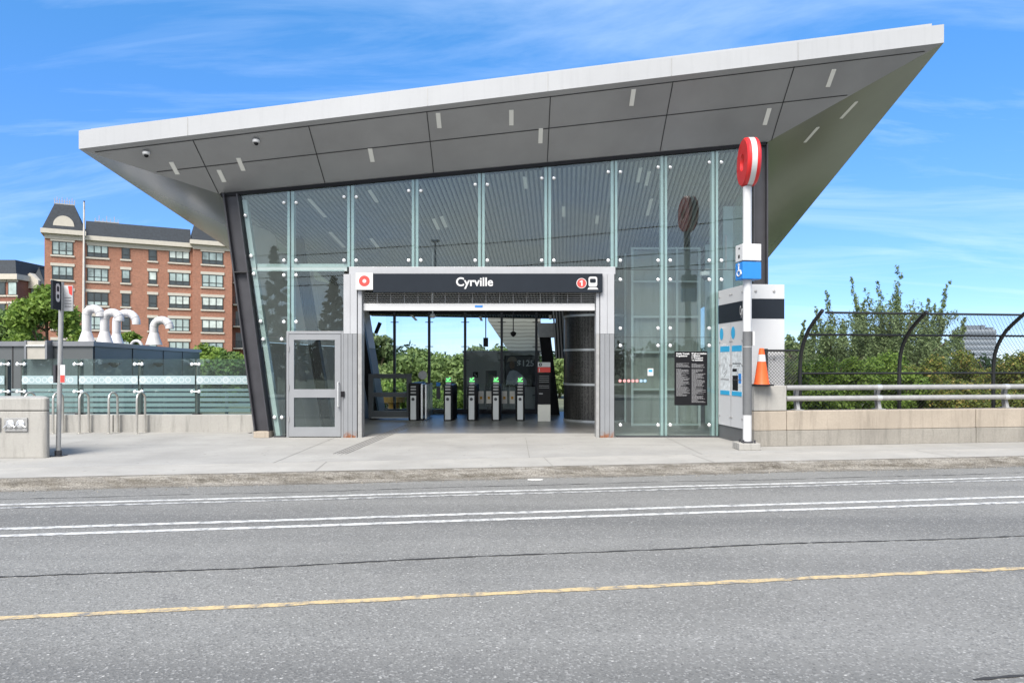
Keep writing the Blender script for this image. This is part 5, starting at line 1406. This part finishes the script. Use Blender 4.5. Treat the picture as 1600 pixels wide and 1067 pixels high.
def mansard(u0, u1, z0, z1, o0, ins, iu=None):
    iu = ins if iu is None else iu
    mb = MB(); b = [AP(u0, z0, o0), AP(u1, z0, o0), AP(u1, z0, -11), AP(u0, z0, -11)]; t = [AP(u0 + iu, z1, o0 - ins), AP(u1 - iu, z1, o0 - ins), AP(u1 - iu, z1, -11 + ins), AP(u0 + iu, z1, -11 + ins)]
    mb.hexa(b + t); return mb.build("roof", M['shingle'], bb_)
rA = mansard(U0 - .2, U1 + .2, 17.46, 20.6, .9, 1.1); mansard(U1 + .22, U2 - .22, 17.06, 18.95, .4, .9, .02); rC = mansard(U2 - .2, U3 + .2, 17.46, 19.9, .9, 1.0, .45)
mb = MB(); uc = (ua(88) + ua(113)) / 2; hw = 1.05
pts = [AP(uc + hw * math.cos(math.pi * k / 16), 17.9 + 1.2 * math.sin(math.pi * k / 16), .75) for k in range(17)]
mb.slab(pts, -nA * 1.4); mb.build("dormer", M['stone'], rA)
mb = MB(); abox(mb, U0 + .9, U1 - .9, 20.6, 20.72, -.3, -.2); abox(mb, U0 + .9, U1 - .9, 20.95, 21.0, -.27, -.23)
for k in range(9):
    u = lerp(U0 + .9, U1 - .9, k / 8); abox(mb, u - .04, u + .04, 20.6, 21.25 + .2 * (k % 2), -.28, -.22)
mb.build("roof_cresting", M['galv'], rA)
mb = MB()
for k in range(7): u = lerp(U1 + 1.2, U1 + 3.6, k / 6); abox(mb, u - .04, u + .04, 18.95, 19.4 + .35 * (k % 2), -.6, -.54)
abox(mb, U1 + 1.1, U1 + 3.7, 18.95, 19.07, -.62, -.52); mb.build("roof_cresting", M['galv'], bb_)
rowsz = [(14.5, 16.1), (11.6, 13.2), (8.7, 10.3), (5.8, 7.4), (2.9, 4.5), (0.0, 1.6)]
wcols = [(82, 115, 3, .5), (136, 169, 3, 0), (190, 203, 1, 0), (232, 245, 1, 0), (264, 296, 3, 0), (315, 348, 3, .5)]
rng = random.Random(11)
for ci, (pa, pb, npn, off) in enumerate(wcols):
    u0, u1 = ua(pa), ua(pb)
    for ri, (z0, z1) in enumerate(rowsz):
        if off == 0: z0, z1 = z0 + .05, z1 + .05
        mb = MB(); o = off
        abox(mb, u0, u0 + .09, z0, z1, o + .01, o + .07); abox(mb, u1 - .09, u1, z0, z1, o + .01, o + .07); abox(mb, u0 + .09, u1 - .09, z1 - .09, z1, o + .01, o + .07); abox(mb, u0 + .09, u1 - .09, z0, z0 + .09, o + .01, o + .07)
        zm = lerp(z0, z1, .33); abox(mb, u0 + .09, u1 - .09, zm - .04, zm + .04, o + .01, o + .06)
        for k in range(1, npn): u = lerp(u0, u1, k / npn); abox(mb, u - .05, u + .05, z0 + .09, z1 - .09, o + .01, o + .065)
        wd = mb.build("window", M['win_frame'], bb_)
        dark = (npn == 1 and ri in (0, 2, 3)) or (ci == 1 and ri == 2)
        mb = MB(); abox(mb, u0 + .05, u1 - .05, zm, z1 - .05, o + .004, o + .03); mb.build("upper_pane", M['win_dark'] if dark else M[rng.choice(('win_pane', 'win_pane', 'win_pane2', 'win_pane3'))], wd)
        mb = MB(); abox(mb, u0 + .05, u1 - .05, z0 + .05, zm - .003, o + .004, o + .03); mb.build("lower_pane", M['win_dark'] if rng.random() < .6 else M['win_pane'], wd)
        mb = MB(); abox(mb, u0 - .15, u1 + .15, z1 + .003, z1 + .34, o + .003, o + .08); mb.build("lintel", M['stone'], wd)
        mb = MB(); abox(mb, u0 - .15, u1 + .15, z0 - .2, z0 - .003, o + .003, o + .12); mb.build("sill", M['stone'], wd)
for z in (13.9, 11.0, 8.1): pass
# receding wing with balconies
mb = MB(); abox(mb, U3 + .01, U3 + 4.5, -.34, 15.2, -9, -2.2); mb.build("wall", M['brick2'], bb_)
for k, z in enumerate((12.4, 9.5, 6.6, 3.7)):
    mb = MB(); abox(mb, U3 + .3, U3 + 2.6, z, z + .18, -2.19, -1.0); bc = mb.build("balcony", M['stone'], bb_)
    mb = MB()
    abox(mb, U3 + .3, U3 + 2.6, z + 1.05, z + 1.1, -1.06, -1.0)
    for q_ in range(12): u = lerp(U3 + .32, U3 + 2.58, q_ / 11); abox(mb, u - .02, u + .02, z + .18, z + 1.05, -1.05, -1.01)
    mb.build("balcony_railing", M['win_frame'], bc)
    mb = MB(); abox(mb, U3 + .7, U3 + 2.0, z + .2, z + 2.2, -2.195, -2.15); mb.build("balcony_door", M['win_dark'], bc)

b2 = thing("apartment_building", (-74, 100, -.34), "farther red brick apartment block with dark mansard roof at the left edge", "apartment building")
Y2 = 100.0
mb = MB(); x0, x1 = PX(-60, Y2), PX(27, Y2); zt_ = PZ(437, Y2)
mb.box(x0, x1, Y2, Y2 + 14, -.34, zt_); mb.build("wall", M['brick2'], b2)
mb = MB(); mb.box(x0 - .3, x1 + .3, Y2 - .5, Y2 + 14, zt_ + .005, zt_ + .8); mb.build("cornice", M['stone'], b2)
mb = MB(); zr = PZ(405, Y2); mb.hexa([(x0, Y2 - .2, zt_ + .81), (x1, Y2 - .2, zt_ + .81), (x1, Y2 + 14, zt_ + .81), (x0, Y2 + 14, zt_ + .81), (x0 + 1, Y2 + .7, zr), (x1 - .8, Y2 + .7, zr), (x1 - .8, Y2 + 13, zr), (x0 + 1, Y2 + 13, zr)]); mb.build("roof", M['shingle'], b2)
x2, x3 = x1 + .05, PX(66, Y2 + 4) + 1.0
mb = MB(); mb.box(x2, x3, Y2 + 3, Y2 + 14, -.34, PZ(445, Y2 + 3)); mb.build("wall", M['brick2'], b2)
mb = MB(); zz0 = PZ(445, Y2 + 3); mb.hexa([(x2, Y2 + 2.6, zz0 + .01), (x3 + .4, Y2 + 2.6, zz0 + .01), (x3 + .4, Y2 + 14, zz0 + .01), (x2, Y2 + 14, zz0 + .01), (x2 + .4, Y2 + 4, PZ(416, Y2 + 3)), (x3 - 1.6, Y2 + 4, PZ(416, Y2 + 3)), (x3 - 1.6, Y2 + 13, PZ(416, Y2 + 3)), (x2 + .4, Y2 + 13, PZ(416, Y2 + 3))]); r2 = mb.build("roof", M['shingle'], b2)
mb = MB(); xg = PX(45, Y2 + 2); mb.slab([(xg - 1.4, Y2 + 2.3, zz0 - .6), (xg + 1.2, Y2 + 2.3, zz0 - .6), (xg + 1.2, Y2 + 2.3, zz0 + .6), (xg - .1, Y2 + 2.3, zz0 + 1.7), (xg - 1.4, Y2 + 2.3, zz0 + .6)], (0, 1.8, 0)); mb.build("gable", M['stone'], r2)
for px in (2, 20):
    for z in (PZ(461, Y2), PZ(495, Y2)):
        xx = PX(px, Y2); mb = MB(); mb.box(xx - .65, xx + .65, Y2 - .08, Y2 - .01, z, z + 1.9); wd = mb.build("window", M['win_frame'], b2)
        mb = MB(); mb.box(xx - .55, xx + .55, Y2 - .1, Y2 - .081, z + .1, z + 1.8); mb.build("pane", M['win_pane'] if px > 10 else M['win_dark'], wd)
        mb = MB(); mb.box(xx - .8, xx + .8, Y2 - .12, Y2 - .01, z + 1.92, z + 2.25); mb.box(xx - .8, xx + .8, Y2 - .14, Y2 - .01, z - .25, z - .02); mb.build("trim", M['stone'], wd)
for px in (52,):
    for z in (PZ(466, Y2 + 3), PZ(500, Y2 + 3)):
        xx = PX(px, Y2 + 3); mb = MB(); mb.box(xx - .6, xx + .6, Y2 + 2.9, Y2 + 2.99, z, z + 1.9); wd = mb.build("window", M['win_frame'], b2)
        mb = MB(); mb.box(xx - .5, xx + .5, Y2 + 2.87, Y2 + 2.899, z + .1, z + 1.8); mb.build("pane", M['win_pane'], wd)

# far tower
ft = thing("far_tower", (PX(1520, 420), 420, -.34), "distant grey slab tower rising behind the shrubs on the right", "tower block")
mb = MB(); x0, x1 = PX(1500, 420), PX(1557, 420); zt_ = PZ(515, 420)
mb.box(x0, x1, 420, 428, -.34, zt_); mb.build("wall", M['far_grey'], ft)
mb = MB(); mb.box(PX(1512, 420), PX(1535, 420), 422, 427, zt_ + .01, PZ(508, 420)); mb.box(PX(1537, 420), PX(1543, 420), 422, 427, zt_ + .01, PZ(507.5, 420)); mb.box(PX(1545, 420), PX(1556, 420), 422, 427, zt_ + .01, PZ(511, 420)); mb.build("plant_room", M['far_dark'], ft)
for k in range(7):
    mb = MB(); mb.box(x0 + .5, x1 - .5, 419.7, 419.98, zt_ - 2.6 - k * 3.2, zt_ - 1.2 - k * 3.2); mb.build("window_band", M['far_dark'], ft)

# ------------------------------------------------------------------ trees and shrubs
def leaves(name, centers, radii, n, size, mat, parent, seed, flat=1.0, up=0.3, shell=0.15, wpow=2.0):
    g_ = np.random.default_rng(seed)
    centers = np.asarray(centers, float); radii = np.asarray(radii, float)
    w = radii ** wpow; w /= w.sum()
    idx = g_.choice(len(centers), n, p=w)
    d = g_.normal(size=(n, 3)); d /= np.linalg.norm(d, axis=1)[:, None]
    rr = radii[idx] * (shell + (1 - shell) * g_.random(n) ** 0.6) * (0.85 + 0.35 * g_.random(n))
    p = centers[idx] + d * rr[:, None] * np.array([1, 1, flat])
    nrm = d * 0.7 + g_.normal(size=(n, 3)) * 0.6; nrm[:, 2] += up
    nrm /= np.linalg.norm(nrm, axis=1)[:, None]
    t = np.cross(nrm, g_.normal(size=(n, 3))); t /= np.linalg.norm(t, axis=1)[:, None]
    b = np.cross(nrm, t)
    s = size * (0.55 + 0.9 * g_.random(n))[:, None]
    o0 = np.array(wloc(parent)); p = p - o0
    v = np.empty((n, 4, 3)); v[:, 0] = p - t * s; v[:, 1] = p - b * s * .5 + t * s * .1; v[:, 2] = p + t * s; v[:, 3] = p + b * s * .5 + t * s * .1
    me = bpy.data.meshes.new(name)
    me.vertices.add(4 * n); me.vertices.foreach_set("co", v.reshape(-1))
    me.loops.add(4 * n); me.loops.foreach_set("vertex_index", np.arange(4 * n, dtype=np.int32))
    me.polygons.add(n); me.polygons.foreach_set("loop_start", np.arange(0, 4 * n, 4, dtype=np.int32))
    try: me.polygons.foreach_set("loop_total", np.full(n, 4, dtype=np.int32))
    except Exception: pass
    me.update(calc_edges=True); me.validate()
    me.materials.append(mat)
    o = bpy.data.objects.new(name, me); COL.objects.link(o); o.parent = parent
    return o
def tree(name, X, Y, z0, top, width, base, n, size, mat, seed, label, cat="tree", group=None, shape="round", clumps=16):
    rg = random.Random(seed)
    t = thing(name, (X, Y, z0), label, cat, group)
    H_ = top - base; cs_, rs_ = [], []
    limbs = []
    if shape == "round":
        for k in range(clumps):
            f = (k + .5) / clumps; h = rg.uniform(0, 1)
            a = rg.uniform(0, 2 * math.pi); prof = math.sin(math.pi * min(1, .18 + .74 * h)) ** .7
            rad = width / 2 * prof * math.sqrt(rg.uniform(.15, 1)) * .8
            r_ = width * rg.uniform(.13, .21)
            cs_.append((X + rad * math.cos(a), Y + rad * math.sin(a), base + r_ * .6 + h * max(.1, H_ - r_ * 1.6))); rs_.append(r_)
    elif shape == "spiky":       # several upright leaders
        for k in range(clumps):
            a = rg.uniform(0, 2 * math.pi); rad = width / 2 * math.sqrt(rg.uniform(0, 1)); h = (1 - (rad / (width / 2)) * .38) * rg.uniform(.6, 1.0)
            if k == 0: rad, h = 0.0, 1.0
            bx_, by_ = rg.uniform(-.95, .95), rg.uniform(-.6, .6)
            for q in range(30):
                f = q / 29; r_ = width * .115 * (1.05 - f * .8) * rg.uniform(.8, 1.2)
                cs_.append((X + rad * (1 + .25 * f) * math.cos(a) + bx_ * f * f + rg.uniform(-.1, .1), Y + rad * math.sin(a) + by_ * f + rg.uniform(-.1, .1), base + f * h * H_ - r_)); rs_.append(r_)
        for k in range(30):
            a = rg.uniform(0, 2 * math.pi); rad = width * .55 * math.sqrt(rg.uniform(0, 1)); f = rg.uniform(.02, .70); r_ = width * rg.uniform(.08, .15)
            cs_.append((X + rad * (1 - .3 * f) * math.cos(a), Y + rad * math.sin(a), base + f * H_)); rs_ += [r_]
    elif shape == "bush":
        for k in range(clumps):
            a = rg.uniform(0, 2 * math.pi); rad = width / 2 * math.sqrt(rg.uniform(0, 1)) * .85; r_ = width * rg.uniform(.10, .17)
            hh = H_ * (1 - .45 * (rad / (width / 2)) ** 2) * rg.uniform(.45, 1)
            cs_.append((X + rad * math.cos(a), Y + rad * math.sin(a), base + max(r_ * .4, hh - r_))); rs_.append(r_)
    elif shape == "conifer":
        for k in range(clumps * 5):
            f = k / (clumps * 5); rad = width / 2 * (1 - f) ** .9; a = k * 2.4; r_ = max(.12, width * .11 * (1 - f * .7))
            cs_.append((X + rad * .8 * math.cos(a), Y + rad * .8 * math.sin(a), base + f * H_)); rs_.append(r_)
            if k % 2 == 0: cs_.append((X + rad * .4 * math.cos(a), Y + rad * .4 * math.sin(a), base + f * H_ + .1)); rs_.append(r_)
    mb = MB(); hz = lerp(base, top, .72 if shape != "conifer" else .97)
    r0 = max(.04, width * .03)
    pts = [(X + rg.uniform(-.05, .05) * k, Y, lerp(z0, hz, k / 5)) for k in range(6)]
    mb.tube(pts, [r0 * (1 - .15 * k) for k in range(6)], 8)
    for k in range(0, len(cs_), max(1, len(cs_) // 12)):
        c_ = Vector(cs_[k]); s_ = Vector(pts[min(5, 1 + k % 4)])
        if s_.z < c_.z: mb.tube([s_, s_.lerp(c_, .5) + Vector((0, 0, .1)), c_], [r0 * .45, r0 * .3, r0 * .12], 5)
    mb.build("trunk", M['bark'], t, smooth=True)
    leaves("crown", cs_, rs_, n, size, mat, t, seed, flat=.55 if shape == "conifer" else 1.5 if shape == "spiky" else .9, up=.35, wpow=1.0 if shape == "spiky" else 2.0)
    return t
GZ = -.34
# beside the plant building
tree("leafy_tree", PX(72, 36), 36, GZ, PZ(443, 36), 4.4, .2, 14000, .12, M['leaf_bright'], 1, "bright green tree between the bus stop sign and the plant building", group="trees left of the station")
tree("leafy_tree", PX(18, 40), 40, GZ, PZ(474, 40), 4.8, .0, 10000, .14, M['leaf_mid'], 2, "darker green rounded tree at the left edge below the far brick block", group="trees left of the station")
tree("leafy_tree", PX(112, 42), 42, GZ, PZ(497, 42), 2.4, .2, 4000, .13, M['leaf_bright'], 3, "small light green tree right behind the bus stop pole", group="trees left of the station")
tree("leafy_tree", PX(205, 46), 46, GZ, PZ(512, 46), 1.5, .4, 2500, .12, M['leaf_bright'], 4, "slim young light green tree between the gooseneck vents", group="trees left of the station")
tree("leafy_tree", PX(338, 34), 34, GZ, PZ(532, 34), 3.4, -.2, 11000, .12, M['leaf_bright'], 5, "round green tree right of the plant building corner", group="trees left of the station")
tree("leafy_tree", PX(368, 33), 33, GZ, PZ(545, 33), 3.0, -.2, 9000, .12, M['leaf_mid'], 6, "dark bushy tree tucked against the leaning station column", group="trees left of the station")
# behind the rear glass
for i, (px, Y, pt, w, mt, lab) in enumerate((
        (590, 40, 512, 2.4, 'leaf_pale2', "thin grey green tree farthest left behind the rear glass"),
        (632, 38, 545, 3.4, 'leaf_pale', "broad green tree seen through the left bays of the rear glass"),
        (655, 41, 541, 3.0, 'leaf_pale', "light green tree behind the second bay of the rear glass"),
        (692, 37, 547, 3.6, 'leaf_pale', "rounded green tree seen above the lone slim fare gate"),
        (722, 42, 544, 3.4, 'leaf_pale', "green tree whose crown meets the left end of the service booth"),
        (752, 39, 530, 3.0, 'leaf_pale2', "sparse taller tree showing over the service booth roof"),
        (790, 45, 538, 3.6, 'leaf_pale', "green tree behind the corrugated rear wing"),
        (874, 40, 550, 3.0, 'leaf_pale', "green tree glimpsed between the info pillar and the round shroud"))):
    tree("leafy_tree", PX(px, Y), Y, GZ, PZ(pt, Y), w, -.1, 7000, .13, M[mt], 20 + i, lab, group="trees behind the rear glass", clumps=20)
for i, (px, Y, pt, w, lab) in enumerate(((608, 30, 590, 2.6, "low light green shrub behind the swing gate"), (665, 31, 600, 3.0, "low shrub behind the glass flaps of the wide fare gate"), (705, 30, 598, 2.6, "low light green shrub left of the service booth"))):
    tree("shrub", PX(px, Y), Y, GZ, PZ(pt, Y), w, GZ, 4000, .10, M['leaf_bright'], 40 + i, lab, "shrub", "shrubs behind the rear glass", "bush", 14)
# right of the station
for i, (px, Y, pt, w, cl, lab) in enumerate((
        (1243, 40, 500, 2.0, 9, "slim grey green tree just right of the white information panel"),
        (1300, 37, 455, 3.6, 20, "upright feathery tree behind the first curved fence post"),
        (1345, 39, 434, 3.4, 19, "narrow upright tree between the two tallest feathery trees"),
        (1398, 38, 416, 4.2, 26, "tallest upright feathery tree behind the middle fence post"),
        (1452, 41, 440, 3.2, 15, "feathery upright tree nearest the gold tipped shrubs"))):
    tree("upright_tree", PX(px, Y), Y, GZ, PZ(pt, Y), w, .2, 34000, .075, M['leaf_grey'], 60 + i, lab, group="feathery upright trees", shape="spiky", clumps=cl)
for i, (px, Y, pt, w, lab) in enumerate((
        (1252, 20, 560, 2.2, "green shrub beside the first curved fence post"),
        (1310, 21, 535, 2.6, "bright green shrub behind the fence, second from the station"),
        (1365, 22, 528, 2.8, "bright green shrub filling the first fence bay"),
        (1415, 21, 570, 2.0, "low green shrub behind the middle fence post"))):
    tree("shrub", PX(px, Y), Y, GZ, PZ(pt, Y), w, GZ, 10000, .06, M['leaf_bright'], 80 + i, lab, "shrub", "green shrubs behind the fence", "bush", 26)
for i, (px, Y, pt, w, lab) in enumerate((
        (1455, 23, 548, 2.4, "gold tipped shrub next to the green shrubs behind the fence"),
        (1530, 24, 531, 3.0, "tall gold tipped shrub below the distant tower"),
        (1600, 22, 533, 2.8, "gold tipped shrub at the right edge behind the last fence post"),
        (1490, 19, 590, 2.2, "low gold tipped shrub close behind the second fence bay"),
        (1570, 19, 590, 2.2, "low gold tipped shrub close behind the last fence bay"),
        (1680, 22, 540, 3.0, "gold tipped shrub running off the right edge of view"))):
    tree("gold_shrub", PX(px, Y), Y, GZ, PZ(pt, Y), w, GZ, 12000, .052, M['leaf_gold'], 90 + i, lab, "shrub", "gold tipped shrubs behind the fence", "bush", 28)
# far woods
wd = thing("far_woods", (0, 130, GZ), "low band of distant woodland along the horizon", "woods"); wd["kind"] = "stuff"
rg = random.Random(99); cs_, rs_ = [], []
for k in range(260):
    x = rg.uniform(-150, 190); y = rg.uniform(120, 150); h = rg.uniform(1.2, 4.0) + (2 if abs(x) < 60 else 0); cs_.append((x, y, GZ + h * .6)); rs_.append(rg.uniform(1.5, 3.0))
lv = leaves("foliage", cs_, rs_, 26000, .5, M['leaf_dark'], wd, 5)
# behind the camera: what the glass reflects
tree("spruce", -16.7, -18, GZ, 9.9, 4.6, .8, 9000, .16, M['needle'], 201, "tall dark spruce across the road, seen mirrored in the left glass", group="spruces across the road", shape="conifer", clumps=14)
tree("spruce", -12.7, -19, GZ, 8.1, 4.2, .8, 8000, .16, M['needle'], 202, "shorter dark spruce across the road, mirrored above the glazed door", group="spruces across the road", shape="conifer", clumps=14)
sw2 = MB(); sw2.slab([RT(-90, -6.5, -.3), RT(90, -6.5, -.3), RT(90, -3.2, -.3), RT(-90, -3.2, -.3)], (0, 0, .3)); struct(sw2.build("sidewalk", M['sidewalk'], origin=(0, -5, 0)))
uw = thing("overhead_wires", (-30, -6, 8), "thin black overhead wires across the road, mirrored in the glass", "wires")
for z0, z1, dy in ((7.2, 11.2, 0), (6.3, 9.4, .3), (6.0, 8.5, .6)):
    mb = MB(); mb.tube([(lerp(-34, 30, k / 24), lerp(-9, -4.5, k / 24) + dy, lerp(z0, z1, k / 24) - 1.0 * (1 - (2 * k / 24 - 1) ** 2)) for k in range(25)], .028, 5); mb.build("wire", M['black'], uw)
for x, y, h_, lab in ((-34, -9, 8.4, "wooden utility pole across the road carrying the wires at the left"), (30, -4.5, 12.2, "taller wooden utility pole across the road carrying the wires at the right")):
    up_ = thing("utility_pole", (x, y + .3, GZ), lab, "utility pole", "utility poles across the road"); mb = MB(); mb.tube([(x, y + .3, GZ), (x, y + .3, h_)], [.16, .11], 10); mb.build("pole", M['bark'], up_); mb = MB(); mb.box(x - .06, x + .06, y - .5, y + 1.1, h_ - 1.3, h_ - 1.18); mb.build("crossarm", M['bark'], up_)
sl_ = thing("street_lamp", (-5.6, -18, GZ), "pale street lamp across the road, mirrored above the name board", "street lamp")
mb = MB(); mb.tube([(-5.6, -18, GZ), (-5.6, -18, 10.3)], [.11, .07], 10); mb.build("pole", M['galv'], sl_)
mb = MB(); mb.box(-5.9, -5.3, -18.15, -17.85, 10.3, 10.42); mb.build("lamp_head", M['galv'], sl_)
wd2 = thing("far_woods", (0, -70, GZ), "band of trees beyond the far side of the road behind the viewer", "woods"); wd2["kind"] = "stuff"
cs_, rs_ = [], []
for k in range(160):
    x = rg.uniform(-110, 110); y = rg.uniform(-80, -55); h = rg.uniform(2, 5.5); cs_.append((x, y, GZ + h * .6)); rs_.append(rg.uniform(1.6, 3.2))
leaves("foliage", cs_, rs_, 14000, .55, M['leaf_dark'], wd2, 6)
